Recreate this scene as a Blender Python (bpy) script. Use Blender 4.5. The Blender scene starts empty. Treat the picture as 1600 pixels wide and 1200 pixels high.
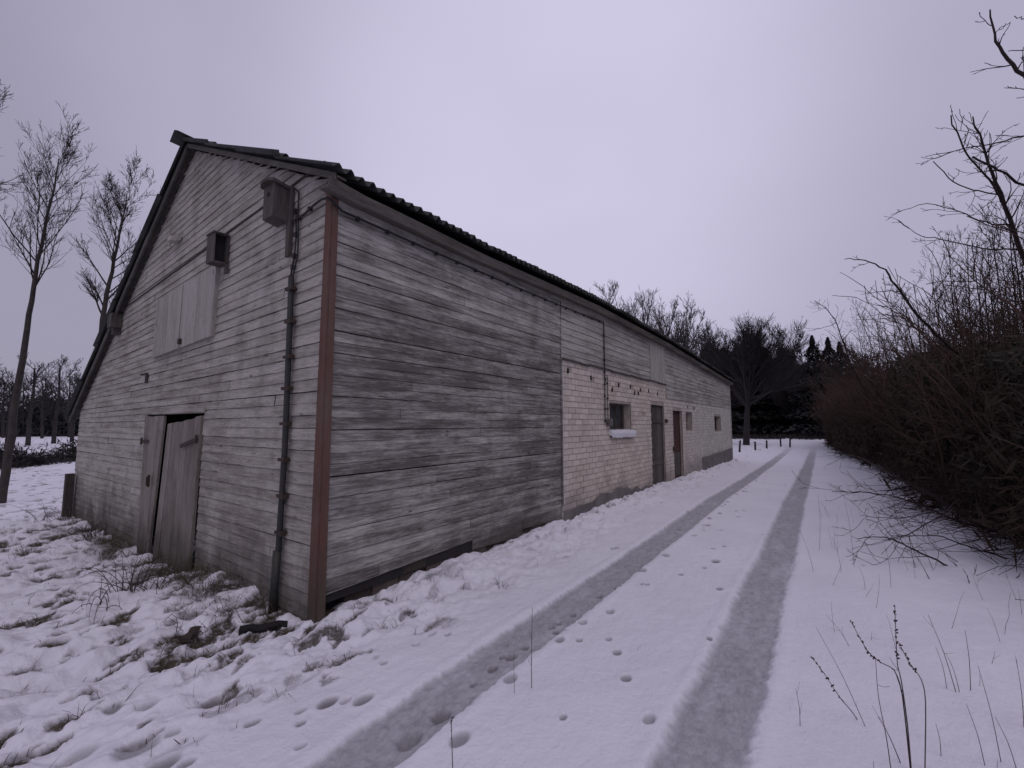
import bpy, math, random
import numpy as np
from mathutils import Matrix, Vector
SC = bpy.context.scene
COL = SC.collection
rnd = random.Random(7)

# ------------------------------------------------------------------ camera
# building aligned world: +X runs along the long side wall, +Y along the gable, Z up,
# the near corner of the barn stands at the origin
F = 680.0
PITCH = math.atan(62 / 680); YAW = math.radians(35.4)
FW = np.array([math.cos(YAW) * math.cos(PITCH), math.sin(YAW) * math.cos(PITCH), math.sin(PITCH)])
RT = np.array([math.sin(YAW), -math.cos(YAW), 0.0])
UP = np.cross(RT, FW)
CAM = np.array([-2.112, -3.473, 1.6])
cd = bpy.data.cameras.new('camera'); cam = bpy.data.objects.new('camera', cd); COL.objects.link(cam)
cd.sensor_width = 36; cd.lens = 36 * F / 1600; cd.clip_start = 0.05; cd.clip_end = 3000
cam.matrix_world = Matrix(((RT[0], UP[0], -FW[0], CAM[0]), (RT[1], UP[1], -FW[1], CAM[1]), (RT[2], UP[2], -FW[2], CAM[2]), (0, 0, 0, 1)))
SC.camera = cam

# ------------------------------------------------------------------ sky, weak soft sun
SUN_EL = math.radians(58); SUN_AZ = math.radians(235)      # azimuth in the XY plane, behind the camera
w = bpy.data.worlds.new('World'); SC.world = w; w.use_nodes = True
nt = w.node_tree; nt.nodes.clear()
N = nt.nodes.new; L = nt.links.new
out = N('ShaderNodeOutputWorld'); bg = N('ShaderNodeBackground')
sky = N('ShaderNodeTexSky'); sky.sky_type = 'NISHITA'; sky.sun_disc = False
sky.sun_elevation = SUN_EL; sky.sun_rotation = math.pi / 2 - SUN_AZ
sky.air_density = 1.0; sky.dust_density = 4.0
tc = N('ShaderNodeTexCoord'); dot = N('ShaderNodeVectorMath'); dot.operation = 'DOT_PRODUCT'
bd = FW + RT * 0.10 + UP * 0.52; bd = bd / np.linalg.norm(bd)
nrm = N('ShaderNodeVectorMath'); nrm.operation = 'NORMALIZE'
L(tc.outputs['Generated'], nrm.inputs[0]); L(nrm.outputs[0], dot.inputs[0]); dot.inputs[1].default_value = tuple(bd)
cr = N('ShaderNodeValToRGB'); cr.color_ramp.interpolation = 'EASE'
e = cr.color_ramp.elements
e[0].position = 0.0; e[0].color = (0.27, 0.255, 0.335, 1)
e[1].position = 1.0; e[1].color = (0.565, 0.535, 0.695, 1)
x = e.new(0.62); x.color = (0.30, 0.281, 0.375, 1)
x = e.new(0.80); x.color = (0.395, 0.370, 0.495, 1)
L(dot.outputs['Value'], cr.inputs[0])
nz = N('ShaderNodeTexNoise'); nz.inputs['Scale'].default_value = 1.7; nz.inputs['Detail'].default_value = 3
mp = N('ShaderNodeMapping'); mp.inputs['Scale'].default_value = (1, 1, 2.2)
L(nrm.outputs[0], mp.inputs[0]); L(mp.outputs[0], nz.inputs[0])
mr = N('ShaderNodeMapRange'); mr.inputs[1].default_value = 0.3; mr.inputs[2].default_value = 0.7
mr.inputs[3].default_value = 0.965; mr.inputs[4].default_value = 1.035
L(nz.outputs[0], mr.inputs[0])
mul = N('ShaderNodeVectorMath'); mul.operation = 'SCALE'
L(cr.outputs[0], mul.inputs[0]); L(mr.outputs[0], mul.inputs['Scale'])
sc10 = N('ShaderNodeVectorMath'); sc10.operation = 'SCALE'; sc10.inputs['Scale'].default_value = 10.0
L(mul.outputs[0], sc10.inputs[0])
mx = N('ShaderNodeMix'); mx.data_type = 'RGBA'; mx.inputs[0].default_value = 0.93     # clouds over the clear sky
L(sky.outputs[0], mx.inputs[6]); L(sc10.outputs[0], mx.inputs[7])
L(mx.outputs[2], bg.inputs[0]); bg.inputs[1].default_value = 0.10
L(bg.outputs[0], out.inputs[0])
sl = bpy.data.lights.new('sun', 'SUN'); so = bpy.data.objects.new('sun', sl); COL.objects.link(so)
sl.energy = 0.5; sl.angle = math.radians(50); sl.color = (1.0, 0.93, 0.97)
sd = Vector((math.cos(SUN_AZ) * math.cos(SUN_EL), math.sin(SUN_AZ) * math.cos(SUN_EL), math.sin(SUN_EL)))
so.rotation_euler = sd.to_track_quat('Z', 'Y').to_euler()
SC.view_settings.view_transform = 'Standard'; SC.view_settings.look = 'None'
SC.view_settings.exposure = 0.19; SC.view_settings.gamma = 1.0
SC.cycles.max_bounces = 6; SC.cycles.diffuse_bounces = 4
SC.cycles.use_denoising = True

# ------------------------------------------------------------------ geometry helpers
def ray(px, py): return FW + RT * (px - 800) / F - UP * (py - 600) / F
def at(px, py, d): return CAM + ray(px, py) * d              # point at forward distance d
def ground_at(px, py, Z=0.0):
    r = ray(px, py); return CAM + r * (Z - CAM[2]) / r[2]
def on_side(px, py, Y=0.0):
    r = ray(px, py); return CAM + r * (Y - CAM[1]) / r[1]
def on_gable(px, py, X=0.0):
    r = ray(px, py); return CAM + r * (X - CAM[0]) / r[0]

class MB:
    def __init__(s): s.v = []; s.f = []; s.t = []
    def quad(s, a, b, c, d, t=0.5):
        n = len(s.v); s.v += [tuple(a), tuple(b), tuple(c), tuple(d)]; s.f.append((n, n+1, n+2, n+3)); s.t.append(t)
    def poly(s, pts, t=0.5):
        n = len(s.v); s.v += [tuple(p) for p in pts]; s.f.append(tuple(range(n, n+len(pts)))); s.t.append(t)
    def hexa(s, p, t=0.5):       # 8 corners: bottom 0-3, top 4-7
        n = len(s.v); s.v += [tuple(q) for q in p]
        for f in ((0,3,2,1), (4,5,6,7), (0,1,5,4), (1,2,6,5), (2,3,7,6), (3,0,4,7)):
            s.f.append(tuple(n+i for i in f)); s.t.append(t)
    def box(s, a, b, t=0.5):
        x0, y0, z0 = a; x1, y1, z1 = b
        s.hexa([(x0,y0,z0),(x1,y0,z0),(x1,y1,z0),(x0,y1,z0),(x0,y0,z1),(x1,y0,z1),(x1,y1,z1),(x0,y1,z1)], t)
    def bar(s, p, q, w_, h_, up=(0,0,1), t=0.5):    # rectangular bar from p to q
        p = Vector(p); q = Vector(q); d = (q-p).normalized(); u = Vector(up)
        a = d.cross(u); 
        if a.length < 1e-4: a = d.cross(Vector((1,0,0)))
        a.normalize(); b = a.cross(d).normalized(); a *= w_/2; b *= h_/2
        s.hexa([p-a-b, p+a-b, q+a-b, q-a-b, p-a+b, p+a+b, q+a+b, q-a+b], t)
    def tube(s, pts, rad, n=8, t=0.5, cap=True):
        pts = [Vector(p) for p in pts]; base = len(s.v); m = len(pts)
        if not hasattr(rad, '__len__'): rad = [rad]*m
        ref = Vector((0,0,1)) if abs((pts[-1]-pts[0]).normalized().z) < 0.9 else Vector((1,0,0))
        for i, p in enumerate(pts):
            d = (pts[min(i+1, m-1)] - pts[max(i-1, 0)]).normalized()
            a = d.cross(ref).normalized(); b = d.cross(a)
            for k in range(n):
                c = 2*math.pi*k/n
                s.v.append(tuple(p + (a*math.cos(c) + b*math.sin(c))*rad[i]))
        for i in range(m-1):
            for k in range(n):
                k2 = (k+1) % n
                s.f.append((base+i*n+k, base+i*n+k2, base+(i+1)*n+k2, base+(i+1)*n+k)); s.t.append(t)
        if cap:
            s.f.append(tuple(base+k for k in range(n))[::-1]); s.t.append(t)
            s.f.append(tuple(base+(m-1)*n+k for k in range(n))); s.t.append(t)
    def build(s, name, mat, parent=None, smooth=False):
        me = bpy.data.meshes.new(name); me.from_pydata(s.v, [], s.f); me.update()
        a = me.attributes.new('tint', 'FLOAT', 'FACE'); a.data.foreach_set('value', np.array(s.t, dtype=np.float32))
        if smooth: me.polygons.foreach_set('use_smooth', [True]*len(me.polygons))
        me.materials.append(mat)
        o = bpy.data.objects.new(name, me); COL.objects.link(o)
        if parent: o.parent = parent
        return o
def np_mesh(name, V, Fq, mat, parent=None, smooth=False):
    me = bpy.data.meshes.new(name); k = Fq.shape[1]
    me.vertices.add(len(V)); me.vertices.foreach_set('co', np.asarray(V, dtype=np.float32).ravel())
    me.loops.add(Fq.size); me.loops.foreach_set('vertex_index', Fq.astype(np.int32).ravel())
    me.polygons.add(len(Fq)); me.polygons.foreach_set('loop_start', np.arange(0, Fq.size, k, dtype=np.int32))
    me.polygons.foreach_set('loop_total', np.full(len(Fq), k, dtype=np.int32))
    me.update(calc_edges=True)
    if smooth: me.polygons.foreach_set('use_smooth', np.ones(len(Fq), dtype=bool))
    me.materials.append(mat)
    o = bpy.data.objects.new(name, me); COL.objects.link(o)
    if parent: o.parent = parent
    return o
def tag(o, label=None, cat=None, group=None, kind=None):
    if label: o['label'] = label
    if cat: o['category'] = cat
    if group: o['group'] = group
    if kind: o['kind'] = kind
    return o
def empty(name, loc=(0, 0, 0)):
    o = bpy.data.objects.new(name, None); o.location = loc; o.empty_display_size = 0.2; COL.objects.link(o); return o
def shift_child(o, root):           # mesh was built in world coordinates: keep it there under a moved root
    o.parent = root; o.location = -Vector(root.location); return o

# ------------------------------------------------------------------ numpy value noise
_g = np.random.default_rng(11).random((512, 512))
def vnoise(x, y, s, off=0.0):
    x = x * s + off * 17.3 + 100.7; y = y * s + off * 9.1 + 200.3
    xi = np.floor(x).astype(int); yi = np.floor(y).astype(int); fx = x - xi; fy = y - yi
    fx = fx*fx*(3-2*fx); fy = fy*fy*(3-2*fy)
    a = _g[xi % 512, yi % 512]; b = _g[(xi+1) % 512, yi % 512]; c = _g[xi % 512, (yi+1) % 512]; d = _g[(xi+1) % 512, (yi+1) % 512]
    return (a*(1-fx)+b*fx)*(1-fy) + (c*(1-fx)+d*fx)*fy - 0.5
def fbm(x, y, s, o=4, off=0.0):
    r = 0; a = 1.0
    for i in range(o):
        r = r + a*vnoise(x, y, s*2**i, off+i); a *= 0.5
    return r
def sst(a, b, x):
    t = np.clip((x-a)/(b-a), 0, 1); return t*t*(3-2*t)

# ------------------------------------------------------------------ materials
def mat_base(name, rough=0.8):
    m = bpy.data.materials.new(name); m.use_nodes = True
    n = m.node_tree; b = n.nodes['Principled BSDF']; b.inputs['Roughness'].default_value = rough
    b.inputs['Specular IOR Level'].default_value = 0.25
    return m, n, b
def node_mix(n, fac, a, b, mode='MIX'):
    x = n.nodes.new('ShaderNodeMix'); x.data_type = 'RGBA'; x.blend_type = mode
    for i, v in ((0, fac), (6, a), (7, b)):
        if hasattr(v, 'links') or hasattr(v, 'is_output'): n.links.new(v, x.inputs[i])
        elif i == 0: x.inputs[0].default_value = v
        else: x.inputs[i].default_value = (*v, 1)
    return x.outputs[2]
def node_noise(n, scale, detail=4, stretch=(1, 1, 1), rough=0.6, lo=0.35, hi=0.65, offset=(0, 0, 0)):
    t = n.nodes.new('ShaderNodeTexCoord'); mpn = n.nodes.new('ShaderNodeMapping'); mpn.inputs['Scale'].default_value = stretch
    mpn.inputs['Location'].default_value = offset
    z = n.nodes.new('ShaderNodeTexNoise'); z.inputs['Scale'].default_value = scale; z.inputs['Detail'].default_value = detail
    z.inputs['Roughness'].default_value = rough
    n.links.new(t.outputs['Object'], mpn.inputs[0]); n.links.new(mpn.outputs[0], z.inputs[0])
    r = n.nodes.new('ShaderNodeMapRange'); r.inputs[1].default_value = lo; r.inputs[2].default_value = hi
    n.links.new(z.outputs[0], r.inputs[0]); return r.outputs[0]
def node_math(n, op, a, b=0.0):
    x = n.nodes.new('ShaderNodeMath'); x.operation = op
    for i, v in ((0, a), (1, b)):
        if hasattr(v, 'is_output'): n.links.new(v, x.inputs[i])
        else: x.inputs[i].default_value = v
    return x.outputs[0]
def node_z(n, lo, hi, axis='Z'):
    t = n.nodes.new('ShaderNodeTexCoord'); s = n.nodes.new('ShaderNodeSeparateXYZ'); n.links.new(t.outputs['Object'], s.inputs[0])
    r = n.nodes.new('ShaderNodeMapRange'); r.inputs[1].default_value = lo; r.inputs[2].default_value = hi
    n.links.new(s.outputs[axis], r.inputs[0]); return r.outputs[0]
def node_tint(n):
    a = n.nodes.new('ShaderNodeAttribute'); a.attribute_name = 'tint'; return a.outputs['Fac']
def bump(n, b, h, dist=0.01, strength=0.6):
    x = n.nodes.new('ShaderNodeBump'); x.inputs['Distance'].default_value = dist; x.inputs['Strength'].default_value = strength
    n.links.new(h, x.inputs['Height']); n.links.new(x.outputs[0], b.inputs['Normal'])

def wood(name, axis, paint, bare, amount, dark=(0.05, 0.045, 0.042), dirtlo=None, tintamp=0.5):
    """weathered painted boards running along `axis`"""
    m, n, b = mat_base(name, 0.85)
    st = {'X': (0.12, 1, 1), 'Y': (1, 0.12, 1), 'Z': (1, 1, 0.12)}[axis]
    st2 = {'X': (0.17, 1, 2.2), 'Y': (1, 0.17, 2.2), 'Z': (1, 1, 0.2)}[axis]
    grain = node_noise(n, 75, 6, st, 0.75, 0.36, 0.64)
    streak = node_noise(n, 10, 8, st2, 0.72, 0.40, 0.60)
    st3 = {'X': (0.5, 1, 4.0), 'Y': (1, 0.5, 4.0), 'Z': (3, 3, 0.5)}[axis]
    patch = node_noise(n, 2.6, 4, st3, 0.6, 0.38, 0.62)
    big = node_noise(n, 0.55, 4, (1, 1, 1), 0.6, 0.35, 0.65)
    tint = node_tint(n)
    vt = n.nodes.new('ShaderNodeTexCoord'); vm = n.nodes.new('ShaderNodeMapping'); vm.inputs['Scale'].default_value = {'X': (2.2, .01, 5.5), 'Y': (.01, 2.2, 5.5), 'Z': (5, 5, 2)}[axis]
    vo = n.nodes.new('ShaderNodeTexVoronoi'); vo.inputs['Scale'].default_value = 1.0
    n.links.new(vt.outputs['Object'], vm.inputs[0]); n.links.new(vm.outputs[0], vo.inputs[0])
    kn = n.nodes.new('ShaderNodeMapRange'); kn.inputs[1].default_value = 0.085; kn.inputs[2].default_value = 0.045; n.links.new(vo.outputs['Distance'], kn.inputs[0])
    # how much paint has gone: board tint + streaks + broad weathering
    f = node_math(n, 'ADD', node_math(n, 'MULTIPLY', streak, 0.45), node_math(n, 'MULTIPLY', node_math(n, 'SUBTRACT', patch, 0.5), 0.55))
    f = node_math(n, 'ADD', f, node_math(n, 'MULTIPLY', tint, tintamp))
    f = node_math(n, 'ADD', f, node_math(n, 'MULTIPLY', big, 0.45))
    f = node_math(n, 'ADD', f, amount - 0.75)
    f = node_math(n, 'ADD', f, node_math(n, 'MULTIPLY', grain, 0.38))
    cl = n.nodes.new('ShaderNodeClamp'); n.links.new(f, cl.inputs[0])
    c = node_mix(n, cl.outputs[0], paint, bare)
    spots = node_noise(n, 26, 3, st2, 0.6, 0.66, 0.74)
    c = node_mix(n, spots, c, dark)
    c = node_mix(n, node_math(n, 'MULTIPLY', kn.outputs[0], 0.75), c, dark)
    c = node_mix(n, node_math(n, 'MULTIPLY', grain, 0.30), c, tuple(0.55*q for q in bare))
    # per board brightness
    v = n.nodes.new('ShaderNodeHueSaturation'); n.links.new(c, v.inputs['Color'])
    n.links.new(node_math(n, 'ADD', node_math(n, 'MULTIPLY', tint, -0.14), 1.06), v.inputs['Value'])
    c = v.outputs[0]
    if dirtlo is not None:
        zf = node_z(n, dirtlo[0], dirtlo[1])
        dn = node_noise(n, 2.3, 5, (1, 1, 0.6), 0.65, 0.3, 0.7)
        d = node_math(n, 'SUBTRACT', 1.0, node_math(n, 'ADD', zf, node_math(n, 'MULTIPLY', node_math(n, 'SUBTRACT', dn, 0.5), 0.9)))
        cl2 = n.nodes.new('ShaderNodeClamp'); n.links.new(d, cl2.inputs[0])
        c = node_mix(n, node_math(n, 'MULTIPLY', cl2.outputs[0], 0.85), c, (0.075, 0.064, 0.05))
    n.links.new(c, b.inputs['Base Color'])
    bump(n, b, node_math(n, 'ADD', grain, streak), 0.006, 0.7)
    return m
def plain(name, col, var=0.4, scale=8, rough=0.8, second=None, bumpd=0.004, metal=0.0, tint=0.0):
    m, n, b = mat_base(name, rough)
    f = node_noise(n, scale, 5, (1, 1, 1), 0.65, 0.3, 0.7)
    s = second or tuple(q*(1-var) for q in col)
    c = node_mix(n, f, col, s)
    if tint:
        v = n.nodes.new('ShaderNodeHueSaturation'); n.links.new(c, v.inputs['Color'])
        n.links.new(node_math(n, 'ADD', node_math(n, 'MULTIPLY', node_tint(n), -tint), 1+tint/2), v.inputs['Value']); c = v.outputs[0]
    n.links.new(c, b.inputs['Base Color']); b.inputs['Metallic'].default_value = metal
    bump(n, b, node_noise(n, scale*5, 4), bumpd, 0.6)
    return m

M = {}
M['gable'] = wood('gable_boards', 'Y', (0.54, 0.505, 0.475), (0.28, 0.248, 0.22), 0.28, dirtlo=(-0.1, 0.75), tintamp=0.30)
M['side'] = wood('side_boards', 'X', (0.56, 0.535, 0.51), (0.15, 0.14, 0.135), 0.50, dirtlo=(0.0, 0.35), tintamp=0.45)
M['upper'] = wood('upper_boards', 'X', (0.56, 0.53, 0.505), (0.24, 0.222, 0.205), 0.26, tintamp=0.35)
M['door'] = wood('door_boards', 'Z', (0.33, 0.295, 0.27), (0.22, 0.19, 0.17), 0.40, dirtlo=(-0.1, 0.6), tintamp=0.3)
M['hatch'] = wood('hatch_boards', 'Z', (0.50, 0.47, 0.445), (0.34, 0.31, 0.29), 0.25, tintamp=0.3)
M['red'] = wood('red_board', 'Z', (0.155, 0.072, 0.058), (0.17, 0.13, 0.11), 0.42, dirtlo=(-0.1, 0.7), tintamp=0.1)
M['oldwood'] = wood('old_wood', 'Y', (0.15, 0.14, 0.13), (0.085, 0.078, 0.072), 0.5)
M['fascia'] = wood('fascia_boards', 'X', (0.20, 0.185, 0.165), (0.10, 0.092, 0.08), 0.5)
M['metaldoor'] = wood('grey_door_boards', 'Z', (0.15, 0.132, 0.125), (0.08, 0.068, 0.062), 0.5)
M['reddoor'] = wood('dark_red_door', 'Z', (0.12, 0.05, 0.045), (0.065, 0.045, 0.04), 0.5)
M['nest'] = wood('nest_box_wood', 'Z', (0.13, 0.118, 0.112), (0.075, 0.068, 0.062), 0.5)
M['dark'] = plain('dark_inside', (0.02, 0.018, 0.02), 0.3)
M['backing'] = plain('dark_backing', (0.035, 0.032, 0.032), 0.3)
M['cable'] = plain('black_cable', (0.03, 0.028, 0.032), 0.3, rough=0.5)
M['pipe'] = plain('dark_green_pipe', (0.028, 0.038, 0.04), 0.4, 6, rough=0.45, second=(0.05, 0.045, 0.04))
M['iron'] = plain('rusty_iron', (0.07, 0.05, 0.042), 0.4, 20, rough=0.7)
M['brick'] = None
def brickmat():
    m, n, b = mat_base('painted_silicate_brick', 0.85)
    big = node_noise(n, 0.8, 4, (1, 1, 1), 0.6, 0.3, 0.7)
    fine = node_noise(n, 14, 5, (1, 1, 1), 0.7, 0.3, 0.7)
    c = node_mix(n, big, (0.68, 0.585, 0.50), (0.67, 0.62, 0.56))
    far = node_z(n, 10, 14.5, 'X'); c = node_mix(n, far, c, (0.64, 0.61, 0.585))
    c = node_mix(n, node_math(n, 'MULTIPLY', fine, 0.35), c, (0.36, 0.31, 0.29))
    st = node_noise(n, 2.2, 4, (1, 1, 0.5), 0.6, 0.60, 0.72); c = node_mix(n, node_math(n, 'MULTIPLY', st, 0.5), c, (0.27, 0.23, 0.22))
    zf = node_z(n, 0.05, 0.75); dn = node_noise(n, 1.6, 4, (1, 1, 1), 0.6, 0.3, 0.7)
    d = node_math(n, 'SUBTRACT', 1.0, node_math(n, 'ADD', zf, node_math(n, 'MULTIPLY', node_math(n, 'SUBTRACT', dn, 0.4), 0.9)))
    cl = n.nodes.new('ShaderNodeClamp'); n.links.new(d, cl.inputs[0])
    c = node_mix(n, node_math(n, 'MULTIPLY', cl.outputs[0], 0.7), c, (0.24, 0.21, 0.20))
    v = n.nodes.new('ShaderNodeHueSaturation'); n.links.new(c, v.inputs['Color'])
    n.links.new(node_math(n, 'ADD', node_math(n, 'MULTIPLY', node_tint(n), -0.22), 1.08), v.inputs['Value'])
    n.links.new(v.outputs[0], b.inputs['Base Color']); bump(n, b, fine, 0.006, 0.7); return m
M['brick'] = brickmat()
M['mortar'] = plain('mortar', (0.52, 0.455, 0.405), 0.5, 4)
M['plinth'] = plain('grey_cement_plinth', (0.22, 0.20, 0.20), 0.5, 2.5, bumpd=0.01)
M['foundation'] = plain('dark_foundation_stone', (0.11, 0.085, 0.075), 0.5, 5, bumpd=0.02, tint=0.8)
M['asbestos'] = plain('corrugated_roof_sheet', (0.075, 0.075, 0.078), 0.5, 3.0, rough=0.9, second=(0.03, 0.034, 0.028), bumpd=0.006, tint=0.7)
M['bark'] = plain('grey_bark', (0.075, 0.066, 0.062), 0.5, 6, rough=0.95, second=(0.04, 0.035, 0.033), bumpd=0.01)
M['twig'] = plain('brown_twig', (0.045, 0.033, 0.030), 0.4, 6, rough=0.9)
M['hedgetwig'] = plain('reddish_hedge_twig', (0.088, 0.054, 0.044), 0.4, 3, rough=0.9)
M['farwood'] = plain('far_bark', (0.048, 0.042, 0.044), 0.4, 1, rough=0.95)
M['paletwig'] = plain('pale_far_twigs', (0.12, 0.105, 0.105), 0.4, 1, rough=0.95)
M['conifer'] = plain('dark_needles', (0.050, 0.052, 0.056), 0.5, 1.5, rough=0.95)  # needles lightened slightly, distance haze put into the colour
M['hedgeleaf'] = plain('hedge_needles', (0.035, 0.040, 0.030), 0.5, 0.6, rough=0.95, second=(0.060, 0.034, 0.026))
M['weed'] = plain('dry_weed', (0.13, 0.105, 0.10), 0.4, 20, rough=0.9)
M['weeddark'] = plain('dark_weed', (0.075, 0.06, 0.058), 0.4, 20, rough=0.9)
M['grass'] = plain('dead_grass', (0.11, 0.085, 0.055), 0.5, 5, rough=0.9, second=(0.055, 0.045, 0.03))
M['snowbit'] = plain('snow_on_sill', (0.78, 0.78, 0.84), 0.05, 10, rough=0.7, bumpd=0.01)
gm, gn, gb = mat_base('window_glass', 0.12); gb.inputs['Base Color'].default_value = (0.05, 0.055, 0.06, 1)
gb.inputs['Specular IOR Level'].default_value = 0.5
gc = node_mix(gn, node_noise(gn, 3, 4), (0.07, 0.075, 0.08), (0.025, 0.026, 0.03)); gn.links.new(gc, gb.inputs['Base Color'])
gn.links.new(node_noise(gn, 6, 4, lo=-0.2, hi=1.6), gb.inputs['Roughness']); M['glass'] = gm

# ------------------------------------------------------------------ ground
TRL = (-1.40, -1.74); TRR = (-2.76, -3.10)
def track_shift(X):          # the lane bends to the left in the distance
    return 0.008*np.sin(X*0.9) + 0.008*np.sin(X*2.3+1) + np.where(X > 30, (np.clip(X-30, 0, 60))**2*0.004, 0.0)
PRINTS = []      # (x, y, radius long, radius short, depth)
for (px, py, wpx) in [(470,1108,12),(470,1128,11),(470,1165,12),(512,1095,22),(568,1092,22),(540,1094,12),(690,1112,24),(640,1148,30),(798,1022,15),
        (964,1018,12),(978,1060,15),(1014,1126,18),(910,972,12),(820,1008,10),(770,1040,14),(895,956,9),(862,975,9),(740,1064,9),(880,1124,10),(958,856,8),(936,928,9),(872,970,8),
        (215,1165,40),(252,1190,34),(292,1188,16),(270,1143,14),(120,1170,36),(962,855,9),(1105,822,9),(1118,878,12),(1125,830,8),(785,1022,9),
        (330,1085,18),(395,1125,16),(180,1100,20),(232,1098,22),(1000,880,7),(1035,868,7),(1075,800,6),(1060,826,7),(700,990,8),(650,1005,10),(600,1035,9),(676,988,10),(1200,770,5),(1150,800,6),(905,1000,9)]:
    g = ground_at(px, py); d = np.dot(g-CAM, FW); r = wpx/680*d/2
    PRINTS.append((g[0], g[1], r*0.95, 0.026 if wpx < 20 else 0.03))
for i in range(26):        # a line of prints that follows the left wheel track
    PRINTS.append((-0.3+i*0.62+rnd.uniform(-.1,.1), -1.78+rnd.uniform(-.14,.10), rnd.uniform(.03,.045), 0.022))
for i in range(40):
    PRINTS.append((rnd.uniform(0.6, 18), rnd.uniform(-2.7,-0.5), rnd.uniform(.018,.034), 0.018))
LASTP = [None]
def ground_height(X, Y, detail=True):
    base = -0.20*sst(1.0, 4.0, Y)*sst(3.0, -1.0, X) - 0.10*sst(6, 20, X)*sst(-9, 0, Y)
    z = base + 0.05*fbm(X, Y, 0.5, 3)*sst(0, 3, np.hypot(X-CAM[0], Y-CAM[1])+1)
    z = z + 0.4*fbm(X, Y, 0.03, 2, 5)*sst(30, 90, np.hypot(X, Y))
    s = track_shift(X)
    e_ = 0.022*vnoise(X, Y, 9, 21)+.022*vnoise(X, Y, 27, 22)
    Yw = Y + e_
    inl = sst(TRL[1]-.02+s, TRL[1]+.015+s, Yw)*sst(TRL[0]+.025+s, TRL[0]-.015+s, Yw)
    inr = sst(TRR[1]-.035+s, TRR[1]+.03+s, Yw)*sst(TRR[0]+.05+s, TRR[0]-.02+s, Yw)
    fade = 1-sst(20, 40, X)
    tr = np.maximum(inl, inr)*fade; print_shade = np.zeros_like(X)
    rough = sst(-0.95, -0.45, Y + 0.25*fbm(X, Y, 1.1, 2, 3))*sst(1.6, 0.2, X)*sst(14, 8, Y)        # tussocky ground by the gable
    verge = sst(-1.15, -0.7, Y)*sst(0.1, -.1, Y)*sst(-0.5, 0.5, X)
    bank = 0.065*sst(-0.75, -0.12, Y + 0.15*fbm(X, Y, 1.3, 2, 8))*sst(0.3, 1.4, X)*sst(0.3, 0.0, Y)
    z = z + bank
    lumps = fbm(X, Y, 2.2, 4, 1); lum2 = fbm(X*.8, Y*1.2, 7.5, 3, 2)
    z = z + rough*(0.075*lumps + 0.06*lum2) + verge*(0.03*lumps+0.03*lum2) + (1-tr)*0.008*lum2*sst(16, 9, np.hypot(X-CAM[0], Y-CAM[1])) + bank*0.5*lum2 + bank*.8*lumps
    right = sst(-3.6, -4.6, Y); z = z + right*0.04*lumps
    near = sst(14, 8, np.hypot(X-CAM[0], Y-CAM[1]))
    z = z - 0.026*tr + 0.009*tr*near*fbm(X, Y, 22, 3, 4) + 0.002*tr*near*np.sin(X*2*np.pi/0.075 + 2.2*np.sin((Y-TRL[0])*26))
    for (a, b_) in (TRL, TRR):    # shoulders pushed up beside the wheel tracks
        for q in (a+.07, b_-.06): z = z + 0.008*np.exp(-((Y-q-s)/0.04)**2)*fade
    for (px_, py_, r, dp) in PRINTS:
        m = (np.abs(X-px_) < 4*r) & (np.abs(Y-py_) < 4*r)
        if m.any():
            q = ((X[m]-px_)**2*0.6 + (Y[m]-py_)**2*1.3)/r**2
            core = np.exp(-(q/1.3)**2.5)
            z[m] += -dp*core + 0.12*dp*np.exp(-(np.sqrt(q)-1.8)**2*5)
            print_shade[m] = np.maximum(print_shade[m], (.95-.35*(np.sin(px_*37)*.5+.5))*np.exp(-(q/1.5)**3))  # mask for the shade painted into each print hollow
    # hollows / bare patches
    ga = fbm(X*0.75+Y*0.5, Y*1.7-X*.45, 5.2, 4, 6)
    gmask = rough*sst(0.20, 0.36, ga + 0.35*np.clip(-lumps, -0.2, .3) + 0.03*sst(0.3,-1.0,X))
    wallf = np.exp(-((X+0.12)/0.28)**2)*sst(0.15, 0.6, Y)*sst(9.5, 8.5, Y)*(X < 0.1)
    gmask = np.maximum(gmask, wallf*sst(-0.08, 0.12, fbm(X, Y, 3.3, 3, 9)))
    vg = fbm(X, Y*1.6, 5.5, 4, 12)
    gmask = np.maximum(gmask, 0.9*sst(0.30, 0.42, vg+.05)*sst(-1.0, -0.75, Y)*sst(2.0, 0.4, X)*sst(-1.5, -0.2, X))
    gmask = np.maximum(gmask, 0.8*sst(0.38, 0.46, vg)*sst(-0.5, -0.2, Y)*(Y < 0)*(X > 2))
    z = z - 0.030*gmask
    LASTP[0] = print_shade
    return z, tr, gmask
def gz(x, y):
    a = ground_height(np.array([float(x)]), np.array([float(y)])); return float(a[0][0])
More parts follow.
